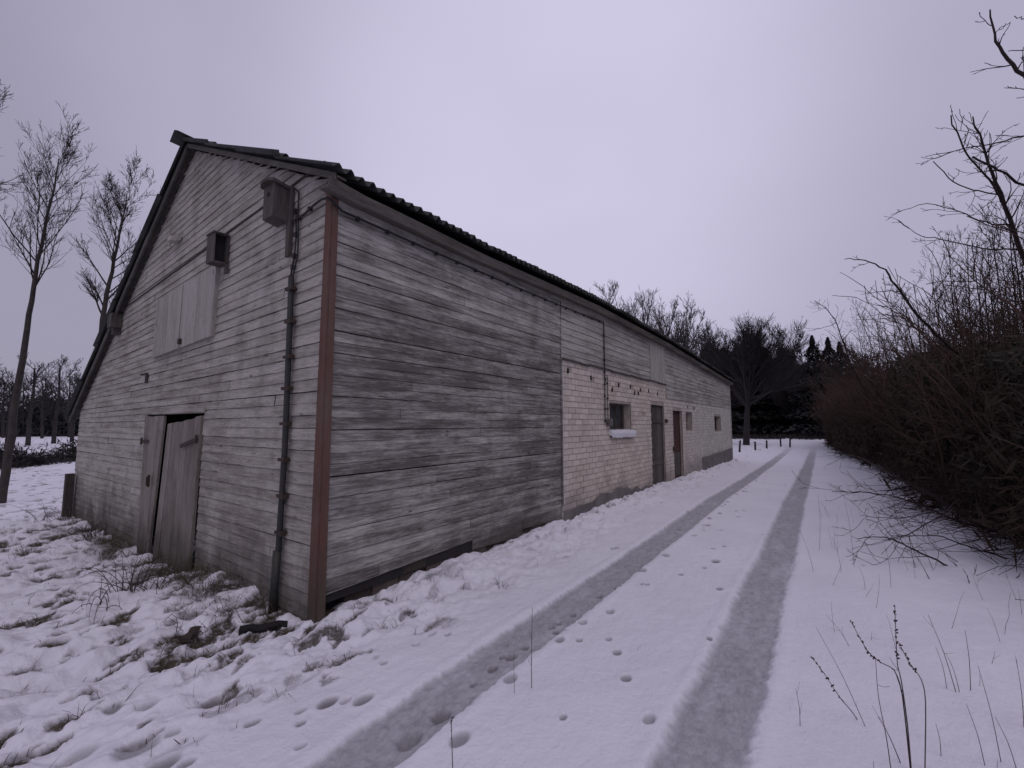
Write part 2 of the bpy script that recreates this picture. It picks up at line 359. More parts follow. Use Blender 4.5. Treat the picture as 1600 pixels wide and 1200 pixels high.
def build_ground():
    seg = lambda a, b, st: list(a*np.exp(np.arange(0, math.log(b/a), st)))
    rr = np.array(seg(.45, 1.3, .02)+seg(1.3, 7.5, .0042)+seg(7.5, 25, .008)+seg(25, 900, .02)+[900.0]); nr = len(rr)
    front = np.linspace(YAW-1.02, YAW+1.02, 1050); back = np.linspace(YAW+1.02, YAW-1.02+2*math.pi, 200)[1:-1]
    th = np.concatenate([front, back]); nt_ = len(th)
    R_, T_ = np.meshgrid(rr, th, indexing='ij')
    X = CAM[0] + R_*np.cos(T_); Y = CAM[1] + R_*np.sin(T_)
    z, tr, g = ground_height(X.ravel(), Y.ravel())
    print_shade = LASTP[0]
    V = np.stack([X.ravel(), Y.ravel(), z], 1)
    V = np.vstack([V, [[CAM[0], CAM[1], 0.0]]])
    i = np.arange(nr-1)[:, None]; j = np.arange(nt_)[None, :]; j2 = (j+1) % nt_
    Q = np.stack([i*nt_+j, (i+1)*nt_+j, (i+1)*nt_+j2, i*nt_+j2], -1).reshape(-1, 4)
    c = nr*nt_; jj = np.arange(nt_)
    Q2 = np.stack([np.full(nt_, c), jj, (jj+1) % nt_, np.full(nt_, c)], 1)
    o = np_mesh('snowy_ground', V, Q, M['snow'], smooth=True)
    me = o.data
    for nme, arr in (('track', tr), ('bare', g), ('print', print_shade)):
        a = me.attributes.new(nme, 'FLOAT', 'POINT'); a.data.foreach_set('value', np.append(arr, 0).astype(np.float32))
    tag(o, kind='structure'); return o
def snowmat():
    m, n, b = mat_base('trodden_snow', 0.75)
    at1 = n.nodes.new('ShaderNodeAttribute'); at1.attribute_name = 'track'
    at2 = n.nodes.new('ShaderNodeAttribute'); at2.attribute_name = 'bare'
    big = node_noise(n, 1.1, 4, lo=0.3, hi=0.7)
    c = node_mix(n, big, (0.79, 0.78, 0.86), (0.73, 0.715, 0.80))
    tn = node_noise(n, 17, 6, (0.6, 1, 1), 0.8, 0.30, 0.70)
    tcx = node_mix(n, tn, (0.225, 0.22, 0.24), (0.46, 0.455, 0.495))
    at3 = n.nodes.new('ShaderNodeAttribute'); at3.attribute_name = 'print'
    tf = node_math(n, 'MULTIPLY', at1.outputs['Fac'], node_noise(n, 5, 4, (0.25, 1, 1), 0.6, -0.25, 0.5))
    cl = n.nodes.new('ShaderNodeClamp'); n.links.new(tf, cl.inputs[0])
    c = node_mix(n, node_math(n, 'MULTIPLY', cl.outputs[0], 0.92), c, tcx)
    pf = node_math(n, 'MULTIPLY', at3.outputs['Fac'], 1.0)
    c = node_mix(n, pf, c, (0.17, 0.16, 0.17))  # shade in the footprints, put into the snow colour as a dark tone
    gn1 = node_noise(n, 30, 5, lo=0.3, hi=0.7)
    gcx = node_mix(n, gn1, (0.095, 0.075, 0.055), (0.035, 0.03, 0.024))
    br = node_math(n, 'MULTIPLY', at2.outputs['Fac'], node_noise(n, 22, 4, (1, 1, 1), 0.7, 0.15, 0.5))
    c = node_mix(n, br, c, gcx)
    n.links.new(c, b.inputs['Base Color'])
    bump(n, b, node_math(n, 'ADD', node_noise(n, 45, 5, lo=0.2, hi=0.8), node_math(n, 'MULTIPLY', node_noise(n, 12, 4), 1.2)), 0.008, 0.55)
    return m
M['snow'] = snowmat()
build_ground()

# ------------------------------------------------------------------ the barn
LEN = 20.25; WID = 8.6
EX = [-0.3, .15, .66, 1.2, 1.9, 3.2, 5.3, 7.4, 9.9, 13.8, 18.9, 20.6]
EZ = [3.77, 3.73, 3.74, 3.74, 3.74, 3.79, 3.86, 3.85, 3.84, 3.73, 3.58, 3.55]
def eave(x): return float(np.interp(x, EX, EZ))
RY, RZ = 3.37, 5.43; SR = 0.467; SL = 0.668
def roof_z(x, y):
    dz = eave(x) - 3.76
    return (3.76 + SR*(y+0.25) if y < RY else 3.76+SR*(RY+.25) - SL*(y-RY)) + dz
def gable_top(y): return roof_z(-0.1, y) - 0.10
barn = empty('barn', (0, 0, 0))
tag(barn, 'long weathered barn with white board gable, brick side wall and corrugated roof', 'barn')

GM = lambda u, z, d: (-d, u, z)         # gable plane, d = outward
SM_ = lambda u, z, d: (u, -d, z)        # side plane
def sagk(u, z): return z + max(0.0, (z-1.4))*0.026*(3-u)
def boards(mapf, u0, u1, zs, topf, botf, holes, step, sag=None, lap=(0.006, 0.024), seed=1, jl=(2.2, 4.5), tintbias=None):
    r = random.Random(seed); mb = MB(); joints_out = []
    for i in range(len(zs)-1):
        z0, z1 = zs[i], zs[i+1]-r.uniform(0.002, 0.0055)
        joints = [u0]; u = u0 + r.uniform(0.6, jl[1])
        while u < u1-0.5: joints.append(u); u += r.uniform(*jl)
        joints.append(u1)
        for a, b in zip(joints[:-1], joints[1:]):
            t = min(1, max(0, r.gauss(0.45, 0.20)));
            if tintbias: t = min(1, max(0, t + tintbias((a+b)/2, z0)))
            off = r.uniform(0, 0.006); tilt0 = r.uniform(-.004, .004); tilt1 = r.uniform(-.004, .004)
            a2, b2 = a+0.0015, b-0.0015
            us = set([a2, b2]); k = math.floor(a2/step)+1
            while k*step < b2: us.add(k*step); k += 1
            for h in holes:
                for q in (h[0], h[1]):
                    if a2 < q < b2: us.add(q)
            us = sorted(us)
            wob = [r.gauss(0, 0.0016) for _ in us]
            for j in range(len(us)-1):
                p, q = us[j], us[j+1]; mid = (p+q)/2
                def zz(u, z, e):
                    v = sag(u, z) if sag else z
                    return v + e
                fr = (p-a)/(b-a+1e-6)
                pa0, pb0 = zz(p, z0, wob[j]+tilt0*(1-fr)+tilt1*fr), zz(q, z0, wob[j+1]+tilt0*(1-fr)+tilt1*fr)
                pa1, pb1 = zz(p, z1, wob[j]+tilt0*(1-fr)+tilt1*fr), zz(q, z1, wob[j+1]+tilt0*(1-fr)+tilt1*fr)
                ha = [h for h in holes if h[0]-1e-6 <= mid <= h[1]+1e-6]
                spans = [(pa0, pb0, pa1, pb1)]
                for h in ha:
                    ns = []
                    for (A0, B0, A1, B1) in spans:
                        if A1 <= h[2] or A0 >= h[3]: ns.append((A0, B0, A1, B1)); continue
                        if A0 < h[2]-.004: ns.append((A0, B0, h[2], h[2]))
                        if A1 > h[3]+.004: ns.append((h[3], h[3], A1, B1))
                    spans = ns
                for (A0, B0, A1, B1) in spans:
                    ta, tb = topf(p), topf(q); ba, bb = botf(p), botf(q)
                    A1, B1 = min(A1, ta), min(B1, tb); A0, B0 = max(A0, ba), max(B0, bb)
                    if A0 >= A1 and B0 >= B1: continue
                    A1 = max(A1, A0); B1 = max(B1, B0)
                    db, dt = lap[1]+off, lap[0]+off
                    mb.quad(mapf(p, A0, db), mapf(q, B0, db), mapf(q, B1, dt), mapf(p, A1, dt), t)
                    mb.quad(mapf(p, A0, 0.0), mapf(q, B0, 0.0), mapf(q, B0, db), mapf(p, A0, db), t)
                    mb.quad(mapf(p, A1, 0.0), mapf(q, B1, 0.0), mapf(q, B1, dt), mapf(p, A1, dt), t)
            for e_, s_ in ((a2, 1), (b2, -1)):
                pass
    return mb
def slab(mapf, us, zs, holes, d0, topf=None, depth=0.0):
    """flat backing wall with rectangular openings, at outward distance d0"""
    mb = MB()
    us = sorted(set(us + [h[0] for h in holes] + [h[1] for h in holes])); zs = sorted(set(zs + [h[2] for h in holes] + [h[3] for h in holes]))
    for a, b in zip(us[:-1], us[1:]):
        for c, d in zip(zs[:-1], zs[1:]):
            m1, m2 = (a+b)/2, (c+d)/2
            if any(h[0] < m1 < h[1] and h[2] < m2 < h[3] for h in holes): continue
            ta, tb = (topf(a), topf(b)) if topf else (9, 9)
            if c >= ta and c >= tb: continue
            mb.quad(mapf(a, min(c, ta), d0), mapf(b, min(c, tb), d0), mapf(b, min(d, tb), d0), mapf(a, min(d, ta), d0))
    for h in holes:
        if depth:
            a, b, c, d = h; e = d0-depth
            mb.quad(mapf(a,c,d0), mapf(a,d,d0), mapf(a,d,e), mapf(a,c,e)); mb.quad(mapf(b,c,d0), mapf(b,d,d0), mapf(b,d,e), mapf(b,c,e))
            mb.quad(mapf(a,c,d0), mapf(b,c,d0), mapf(b,c,e), mapf(a,c,e)); mb.quad(mapf(a,d,d0), mapf(b,d,d0), mapf(b,d,e), mapf(a,d,e))
    return mb

# gable
DOOR = (2.50, 4.52, -0.5, 1.725)
gh = [DOOR]
zs = [-0.42]
while zs[-1] < 5.5: zs.append(zs[-1] + 0.098 + rnd.uniform(-.006, .006))
def gbias(u, z): return (0.12 if z > 3.75 else 0) + (0.25 if (1.75 < z < 2.35 and 2.3 < u < 5.6) else 0)
boards(GM, 0.0, WID, zs, gable_top, lambda u: -0.45, gh, 0.16, sagk, (0.004, 0.013), 3, (2.0, 4.2), gbias).build('gable_cladding', M['gable'], barn)
slab(GM, [0.02+i*(WID-.04)/60 for i in range(61)], [-0.6, 5.6], gh, -0.004, lambda u: gable_top(u)-0.01, depth=0.09).build('gable_wall', M['backing'], barn)
# dark seam batten where the upper cladding overlaps the lower
mb = MB()
ys = np.linspace(0.12, 6.2, 24); sp = lambda y: 3.995 - 0.073*y
for a, b in zip(ys[:-1], ys[1:]):
    za, zb = sp(a), sp(b)
    mb.hexa([GM(a,za-.004,0.0), GM(b,zb-.004,0.0), GM(b,zb-.004,.026), GM(a,za-.004,.026), GM(a,za+.016,0), GM(b,zb+.016,0), GM(b,zb+.016,.022), GM(a,za+.016,.022)], .8)
mb.build('seam_batten', M['nest'], barn)

# side: boards
BR0, BR1 = 4.15, 20.25
def side_bot(u): return 0.17 + 0.028*u
zs = [0.10]
while zs[-1] < 3.2: zs.append(zs[-1] + 0.096 + rnd.uniform(-.010, .010))
while zs[-1] < 4.2: zs.append(zs[-1] + 0.135 + rnd.uniform(-.006, .006))
SBTOP = lambda u: eave(u) - 0.07
def sbias(u, z): return (-0.45 if z > 3.0 else -0.15 if z > 2.85 else 0.24 if z > 1.7 else 0.06) + (0.3 if 2.35 < z < 2.75 else 0)
boards(SM_, 0.0, BR0, zs, SBTOP, side_bot, [], 0.45, None, (0.005, 0.010), 5, (1.8, 4.4), sbias).build('side_cladding', M['side'], barn)
slab(SM_, [0.02+i*BR0/12 for i in range(13)], [0.1, 3.9], [], -0.004, lambda u: SBTOP(u)-.01).build('side_wall', M['backing'], barn)
def ubot(u): return 2.30
STEP = (BR0, 10.05, 1.9, 2.66)
zs2 = [2.30]
while zs2[-1] < 4.2: zs2.append(zs2[-1] + 0.115 + rnd.uniform(-.006, .006))
PANEL = (8.72, 9.95, 2.70, 3.62)
def ubias(u, z): return 0.40 if (2.6 < z < 2.95 and u < 9) else (0.15 if u > 10 and z < 2.8 else -0.12)
boards(SM_, BR0+.004, LEN, zs2, SBTOP, ubot, [PANEL, STEP], 0.5, None, (0.008, 0.018), 6, (2, 4), ubias).build('upper_cladding', M['upper'], barn)
mb = MB()
for i in range(4):
    a = PANEL[0] + i*(PANEL[1]-PANEL[0])/4
    mb.box((a+.003, -0.034+rnd.uniform(-.004,.004), PANEL[2]-.03), (a+(PANEL[1]-PANEL[0])/4-.003, 0.0, min(PANEL[3]+.1, SBTOP(a))), rnd.random())
mb.build('loft_shutter', M['hatch'], barn)

# side: white brick with openings
W1 = (6.14, 7.36, 1.46, 2.03); D1 = (8.75, 9.86, -0.3, 2.08); D2 = (10.68, 11.70, -0.3, 1.98); W2 = (12.15, 12.95, 1.39, 1.96); W3 = (16.53, 17.87, 1.31, 1.90)
HOLES = [W1, D1, D2, W2, W3]
slab(SM_, [BR0, 10.0, LEN], [-0.5, 3.4], HOLES, -0.008, depth=0.26).build('brick_mortar', M['mortar'], barn)
mb = MB(); r = random.Random(4)
row = 0; z = 0.0
VENTS = [(8.05, 8.30, 1.80, 1.86)]
SMALL = [(5.30, 2.46), (5.95, 2.48), (6.65, 2.42), (7.35, 2.44), (8.0, 2.40), (8.6, 2.42), (9.3, 2.38), (13.2, 2.12), (12.4, 2.14), (6.3, 2.30), (7.6, 2.30), (7.85, 2.31), (4.4, 2.5)]
while z < 2.66:
    h = 0.088; u = BR0 - (0.13 if row % 2 else 0)
    while u < LEN:
        a, b = max(u, BR0)+.003, min(u+0.25, LEN)-.003
        top = 2.66 if u < 10 else 2.66
        if b-a > 0.03 and z+h < 2.69:
            segs = [(a, b)]
            for hh in HOLES + VENTS:
                if z+h > hh[2] and z < hh[3]:
                    ns = []
                    for (s, e_) in segs:
                        if e_ <= hh[0] or s >= hh[1]: ns.append((s, e_)); continue
                        if s < hh[0]-.02: ns.append((s, hh[0]))
                        if e_ > hh[1]+.02: ns.append((hh[1], e_))
                    segs = ns
            for (s, e_) in segs:
                for (qx, qz) in SMALL:
                    if z <= qz < z+0.1 and s < qx < e_: e_ = max(s+.02, qx-.03)
                d = 0.004 + r.uniform(-.003, .004); zz = z + r.uniform(-.002, .002)
                mb.box((s, -d, zz), (e_, 0.02, zz+h), r.random())
        u += 0.262
    z += 0.099; row += 1
mb.build('brick_wall', M['brick'], barn)
# vertical dark snap lines: seam where boards meet the bricks, faint pilaster edges
mb = MB(); mb.box((BR0-.03, -0.030, 0.28), (BR0+.012, -0.002, 2.68), .9); mb.build('edge_strip', M['side'], barn)
mb = MB()
xs = np.linspace(BR0+.01, 10.05, 18)
for a, b in zip(xs[:-1], xs[1:]):
    j = rnd.uniform(-.008, .008)
    mb.box((a, -0.042, 2.655+j), (b-.002, -0.0, 2.685+j), .9)
mb.build('drip_strip', M['oldwood'], barn)
# plinths
def plinth(a, b, zt, name, d, n=16, amp=.05):
    mb = MB(); xs = np.linspace(a, b, n+1); zt_ = [zt(x)+rnd.uniform(-amp, amp) for x in xs]
    for i in range(n):
        mb.hexa([(xs[i],-d,-.5),(xs[i+1],-d,-.5),(xs[i+1],.01,-.5),(xs[i],.01,-.5),(xs[i],-d,zt_[i]),(xs[i+1],-d,zt_[i+1]),(xs[i+1],.01,zt_[i+1]+.01),(xs[i],.01,zt_[i]+.01)])
    return mb.build(name, M['plinth'], barn)
plinth(4.2, 8.7, lambda x: 0.20+0.08*math.sin(x*1.3), 'plinth', 0.022)
plinth(14.0, 20.22, lambda x: 0.42+0.012*(x-14), 'plinth', 0.035, 12, .02)
mb = MB(); mb.box((13.93, -0.028, -.3), (14.02, 0, 2.3), .4); mb.build('wall_joint', M['brick'], barn)
# foundation under the boards
mb = MB(); r = random.Random(8)
for rowi in range(3):
    x = 0.10
    while x < 4.1:
        wd = r.uniform(.16, .34); z0 = -0.12+rowi*.115
        if not (rowi > 0 and 0.10 <= x < 0.2):
            jit = r.uniform(.0, .05)
            top = min(z0+.108, side_bot(x)-.005)
            if top > z0+.02: mb.box((x+.006, -0.002+jit, z0), (min(x+wd, 4.13)-.006, .2, top), r.random())
        x += wd
fo = mb.build('foundation', M['foundation'], barn)
mb = MB(); mb.box((0.07, 0.13, -.5), (4.12, 0.16, .40)); mb.build('foundation_backing', M['dark'], barn)
mb = MB(); 
for a, b, lo in ((1.95, 3.0, .06), (3.02, 4.12, .10)):
    mb.hexa([(a,-.012,lo+.05),(b,-.012,lo),(b,.0,lo),(a,.0,lo+.05),(a,-.022,side_bot(a)+.01),(b,-.022,side_bot(b)+.01),(b,-.002,side_bot(b)+.01),(a,-.002,side_bot(a)+.01)], .8)
mb.build('skirting_board', M['side'], barn)
# corner board, painted red brown, an L in section
mb = MB()
mb.hexa([(-.036,-.030,-.35),(-.020,-.030,-.35),(-.020,.078,-.35),(-.036,.078,-.35),(-.036,-.030,3.62),(-.020,-.030,3.62),(-.020,.048,3.66),(-.036,.048,3.66)], .3)
mb.hexa([(-.0195,-.038,-.35),(.058,-.036,-.35),(.058,-.016,-.35),(-.0195,-.016,-.35),(-.0195,-.038,3.60),(.036,-.038,3.60),(.036,-.016,3.62),(-.0195,-.016,3.62)], .5)
mb.build('corner_board', M['red'], barn)
mb = MB(); mb.box((LEN-.005, -.04, 0.0), (LEN+.03, .08, 3.45), .2); mb.build('far_corner_board', M['upper'], barn)
# rear walls
mb = MB()
mb.quad((LEN, 0.01, -.5), (LEN, WID, -.5), (LEN, WID, 1.75), (LEN, RY, 5.0)); mb.poly([(LEN, 0.01, -.5), (LEN, RY, 5.0), (LEN, 0.01, 3.45)])
mb.build('rear_gable_wall', M['upper'], barn)
mb = MB(); mb.quad((0.01, WID, -.6), (LEN, WID, -.6), (LEN, WID, 1.7), (0.01, WID, 1.9)); mb.build('rear_wall', M['gable'], barn)

# roof: corrugated sheets in overlapping courses
def roof_slope(name, y_start, y_end, ncourse, seed):
    r = random.Random(seed); mb = MB(); sheets = MB(); per = 0.1165
    x0, x1 = -0.17, 20.42; nx = int((x1-x0)/per*7)
    for c in range(ncourse):
        xs = np.linspace(x0, x1, nx+1); xs[0] -= r.uniform(-.01, .022); xs[-1] += r.uniform(0, .05)
        ya = y_start + (y_end-y_start)*c/ncourse; yb = y_start + (y_end-y_start)*(c+1)/ncourse
        over = 0.14*(1 if y_end > y_start else -1)*(-1)
        lo_y = ya; hi_y = yb - over*0.9
        if c == ncourse-1: hi_y = yb
        # ya is the eave side of this course
        sw = 1.05; V = []
        tcache = {}
        for i, x in enumerate(xs):
            s = int((x+0.17)//sw)
            if (s, c) not in tcache: tcache[(s, c)] = (r.uniform(-.045, .045), r.uniform(0, .012), r.random())
            dj, dz, tt = tcache[(s, c)]
            wv = 0.030*math.sin(2*math.pi*x/per) + .004*math.sin(x*31)
            wv2 = 0.004*math.sin(x*9)
            for (yy, lift) in ((lo_y + dj, 0.028+dz), (hi_y, 0.0)):
                zt = roof_z(x, yy) + wv + wv2 + lift
                V.append((x, yy, zt)); V.append((x, yy, zt-0.008))
        base = len(mb.v); mb.v += V
        for i in range(nx):
            s = int((xs[i]+0.17)//sw); tt = tcache[(s, c)][2]
            a = base+i*4; b = a+4
            for f in ((a, b, b+2, a+2), (a+1, a+3, b+3, b+1), (a, a+1, b+1, b), (a+2, b+2, b+3, a+3)):
                mb.f.append(f); mb.t.append(tt)
            if i == 0: mb.f.append((a, a+2, a+3, a+1)); mb.t.append(tt)
            if i == nx-1: mb.f.append((b, b+1, b+3, b+2)); mb.t.append(tt)
    return mb.build(name, M['asbestos'], barn)
ro = roof_slope('roof_slope', -0.25, RY, 4, 1)
ro2 = roof_slope('roof_slope', 8.95, RY, 6, 2)
mb = MB()
xs = np.arange(-0.26, 20.4, 1.0)
for i, a in enumerate(xs):
    b = a+1.08; za = roof_z(a, RY)+.045+rnd.uniform(0,.01); zb = roof_z(b, RY)+.04
    for sgn, sl in ((-1, SR), (1, SL)):
        w_ = .15
        mb.hexa([(a,RY,za-.008),(b,RY,zb-.008),(b,RY+sgn*w_,zb-.008-sl*w_),(a,RY+sgn*w_,za-.008-sl*w_),(a,RY,za),(b,RY,zb),(b,RY+sgn*w_,zb-sl*w_),(a,RY+sgn*w_,za-sl*w_)], rnd.random())
mb.build('ridge_cap', M['asbestos'], ro)
# fascia, soffit, barge boards
mb = MB(); xs = np.linspace(-0.14, 20.38, 60)
for a, b in zip(xs[:-1], xs[1:]):
    ea, eb = eave(a), eave(b); wa = .006*math.sin(a*2.1); wb = .006*math.sin(b*2.1)
    mb.hexa([(a,-.150+wa,ea-.150+wa),(b,-.150+wb,eb-.150+wb),(b,-.128+wb,eb-.150+wb),(a,-.128+wa,ea-.150+wa),(a,-.190,ea-.066),(b,-.190,eb-.066),(b,-.168,eb-.066),(a,-.168,ea-.066)], .3)
mb.build('fascia_board', M['fascia'], barn)
mb = MB()
for a, b in zip(xs[:-1], xs[1:]):
    ea, eb = eave(a), eave(b)
    mb.hexa([(a,-.13,ea-.145),(b,-.13,eb-.145),(b,-.02,eb-.13),(a,-.02,ea-.13),(a,-.13,ea-.13),(b,-.13,eb-.13),(b,-.02,eb-.115),(a,-.02,ea-.115)], .6)
mb.build('soffit_board', M['fascia'], barn)
def barge(y0, y1, n, d, wd, name):
    mb = MB(); ys = np.linspace(y0, y1, n+1)
    for a, b in zip(ys[:-1], ys[1:]):
        j = rnd.uniform(-.006, .006); za, zb = roof_z(-.1, a)-.045, roof_z(-.1, b)-.045
        mb.hexa([(-d+j,a,za-wd),(-d+j,b,zb-wd),(-d+.025+j,b,zb-wd),(-d+.025+j,a,za-wd),(-d+j,a,za),(-d+j,b,zb),(-d+.025+j,b,zb),(-d+.025+j,a,za)], rnd.random())
    return mb.build(name, M['oldwood'], barn)
barge(-.2, RY-.01, 3, .115, .060, 'barge_board')
barge(RY+.01, 8.9, 4, .115, .100, 'barge_board')
mb = MB()
for (y0, y1) in ((-.2, RY-.02), (RY+.02, 8.9)):      # boarded underside of the verge
    za, zb = roof_z(-.1, y0), roof_z(-.1, y1)
    mb.hexa([(-.10,y0,za-.075),(-.10,y1,zb-.075),(0.0,y1,zb-.075),(0.0,y0,za-.075),(-.10,y0,za-.055),(-.10,y1,zb-.055),(0.0,y1,zb-.055),(0.0,y0,za-.055)], .5)
mb.build('verge_soffit', M['oldwood'], barn)
mb = MB(); mb.box((-.16, 6.15, 3.22), (-.02, 6.40, 3.46), .5); mb.box((-.12, 6.2, 3.10), (-.03, 6.3, 3.22), .5); mb.build('purlin_end', M['nest'], barn)

# gable door: two leaning leaves
def leaf(corners, name, seed, nb):
    """plank leaf given TL, TR, BR, BL as (y, z, out)"""
    r = random.Random(seed); mb = MB(); TL, TR, BR, BL = [np.array(c, float) for c in corners]
    for i in range(nb):
        a, b = i/nb+.002, (i+1)/nb-.004; th = 0.028+r.uniform(0, .006)
        jt = r.uniform(-.012, .012)
        q = [BL+(BR-BL)*a, BL+(BR-BL)*b, TL+(TR-TL)*b+np.array([0,jt,0]), TL+(TR-TL)*a+np.array([0,jt,0])]
        o = [GM(p[0], p[1], p[2]+th) for p in q]; n_ = [GM(p[0], p[1], p[2]) for p in q]
        mb.hexa([n_[0], n_[1], o[1], o[0], n_[3], n_[2], o[2], o[3]], r.random())
    return mb.build(name, M['door'], barn)
d1 = leaf([(4.56, 1.70, .0), (3.82, 1.70, -.015), (4.10, -.40, -.015), (4.46, -.40, .0)], 'barn_door', 1, 4)
d2 = leaf([(3.60, 1.585, .0), (2.50, 1.685, .005), (2.56, -.40, .02), (3.82, -.40, .008)], 'barn_door', 2, 6)
tag(d2, 'right door leaf, sagging and leaning out at the bottom'); tag(d1, 'left door leaf hanging on its hinge')
mb = MB(); mb.box((-.030, 2.45, 1.735), (-.016, 4.62, 1.80), .8); mb.build('door_lintel', M['gable'], barn)
def hinge(parent, y0, z0, y1, z1, d):
    mb = MB(); mb.bar(GM(y0, z0, d), GM(y1, z1, d), .008, .045, up=(0,0,1)); mb.tube([GM(y0, z0-.05, d+.004), GM(y0, z0+.05, d+.004)], .014, 8)
    return mb.build('hinge', M['iron'], parent)
hinge(d2, 2.53, 1.42, 3.02, 1.32, .062); hinge(d1, 4.55, 1.35, 4.30, 1.35, .048)
mb = MB(); mb.box((-.075, 4.07, .74), (-.05, 4.10, .90)); mb.tube([GM(4.085, .76, .085), GM(4.085, .88, .085)], .008, 6); mb.build('door_handle', M['iron'], d1)
# hatch
ht = MB(); TLh, TRh, BRh, BLh = [on_gable(*q, X=-.03)[1:] for q in ((247,473),(343,415),(334,525),(240,560))]
for i in range(4):
    a, b = i/4+.005, (i+1)/4-.008; th = .022+rnd.uniform(0,.008)
    q = [BLh+(BRh-BLh)*a, BLh+(BRh-BLh)*b, TLh+(TRh-TLh)*b, TLh+(TRh-TLh)*a]
    j = rnd.uniform(-.02, .02); q[2] = q[2]+[0, j]; q[3] = q[3]+[0, j]
    o = [GM(p[0], p[1], .03+th) for p in q]; n_ = [GM(p[0], p[1], .002) for p in q]
    ht.hexa([n_[0], n_[1], o[1], o[0], n_[3], n_[2], o[2], o[3]], rnd.random())
hatch = ht.build('loft_hatch', M['hatch'], barn)
kp = on_gable(281, 533, X=-.065); mb = MB(); mb.box((-.085, kp[1]-.03, kp[2]-.04), (-.055, kp[1]+.03, kp[2]+.03)); mb.build('latch', M['iron'], hatch)
# small patch frame left of the door
mb = MB(); s = on_gable(225, 592, X=-.03)
mb.box((-.05, s[1]-.135, s[2]+.06), (-.015, s[1]+.14, s[2]+.080), .9); mb.box((-.05, s[1]-.135, s[2]-.07), (-.015, s[1]-.115, s[2]+.059), .9)
mb.build('patch_frame', M['nest'], barn); mb = MB()
mb.box((-.034, s[1]-.105, s[2]-.055), (-.018, s[1]+.12, s[2]+.055), .1); mb.build('patch_board', M['gable'], barn)

# door and window joinery of the brick side
def window(h, label, frame=.05, mullion=True, snow=False):
    a, b, c, d = h; y = 0.20
    mb = MB()
    mb.box((a, y-.03, c), (a+frame, y+.03, d)); mb.box((b-frame, y-.03, c), (b, y+.03, d))
    mb.box((a+frame, y-.03, d-frame), (b-frame, y+.03, d)); mb.box((a+frame, y-.03, c), (b-frame, y+.03, c+frame))
    if mullion: mb.box(((a+b)/2+.12, y-.025, c+frame), ((a+b)/2+.16, y+.025, d-frame))
    fr = mb.build('window', M['metaldoor'], barn); tag(fr, label)
    mb = MB(); mb.quad((a+frame, y, c+frame), (b-frame, y, c+frame), (b-frame, y, d-frame), (a+frame, y, d-frame)); mb.build('pane', M['glass'], fr)
    if snow:
        mb = MB(); mb.box((a-.02, -.06, c-.14), (b+.06, .16, c-.035)); mb.build('sill', M['plinth'], fr)
        n = 14; V = []; ms = MB()
        for i in range(n+1):
            x = a-.03+(b-a+.11)*i/n; hh = .012+.008*math.sin(i*1.7)+rnd.uniform(-.003,.003); dr = -.15+.012*math.sin(i*1.1)+rnd.uniform(-.008,.008)
            V.append([(x,.155,c-.034),(x,.14,c-.0+hh),(x,.0,c+hh*.7),(x,-.07,c-.01),(x,-.085,c-.06),(x,-.075,c-.05+dr*.6),(x,-.0605,c-.03+dr*.5)])
        for i in range(n):
            for k in range(6): ms.quad(V[i][k], V[i+1][k], V[i+1][k+1], V[i][k+1])
        ms.poly(V[0]); ms.poly(V[-1]); ms.build('sill_snow', M['snowbit'], fr, smooth=True)
    return fr
window(W1, 'largest window, snow lying on its sill', snow=True); window(W2, 'narrow dark window right of the red door', mullion=False); window(W3, 'small window near the far end of the wall')
def plankdoor(h, mat, label, y=.07, nb=5):
    a, b, c, d = h; mb = MB()
    for i in range(nb):
        mb.box((a+.02+(b-a-.04)*i/nb+.003, y-rnd.uniform(0,.006), -.25), (a+.02+(b-a-.04)*(i+1)/nb-.003, y+.03, d-.03), rnd.random())
    o = mb.build('plank_door', mat, barn); tag(o, label)
    mb = MB(); mb.box((a, y-.03, -.25), (a+.019, y+.05, d)); mb.box((b-.019, y-.03, -.25), (b, y+.05, d)); mb.box((a+.019, y-.03, d-.029), (b-.019, y+.05, d)); mb.build('door_frame', mat, o)
    mb = MB(); mb.quad((a-.01, y+.06, -.3), (b+.01, y+.06, -.3), (b+.01, y+.06, d+.01), (a-.01, y+.06, d+.01)); mb.build('door_back', M['dark'], o)
    return o
dg = plankdoor(D1, M['metaldoor'], 'grey weathered plank door, wider of the two'); dr_ = plankdoor(D2, M['reddoor'], 'dark red plank door', y=.10)
mb = MB(); mb.box((D1[1]+.02, -.06, 1.62), (D1[1]+.14, -.005, 1.72)); mb.build('hasp', M['iron'], dg)
mb = MB(); mb.box((D1[0]+.1, .045, .55), (D1[1]-.1, .064, .67), .2); mb.build('door_rail', M['metaldoor'], dg)
mb = MB(); mb.box((D1[0]+.1, .045, 1.62), (D1[1]-.06, .064, 1.70), .9); mb.build('door_rail', M['metaldoor'], dg)
mb = MB(); mb.box((D2[0]-.12, -.06, 0.82), (D2[0]-.02, -.005, .95)); mb.build('padlock', M['iron'], dr_)
mb = MB(); mb.box((D2[0]+.05, .075, 0.1), (D2[1]-.05, .094, .75), .8); mb.build('kick_board', M['metaldoor'], dr_)
for (qx, qz) in SMALL:
    mb = MB(); mb.box((qx-.035, -.012, qz-.05), (qx+.03, .004, qz+.03)); mb.build('wall_hole', M['dark'], barn)

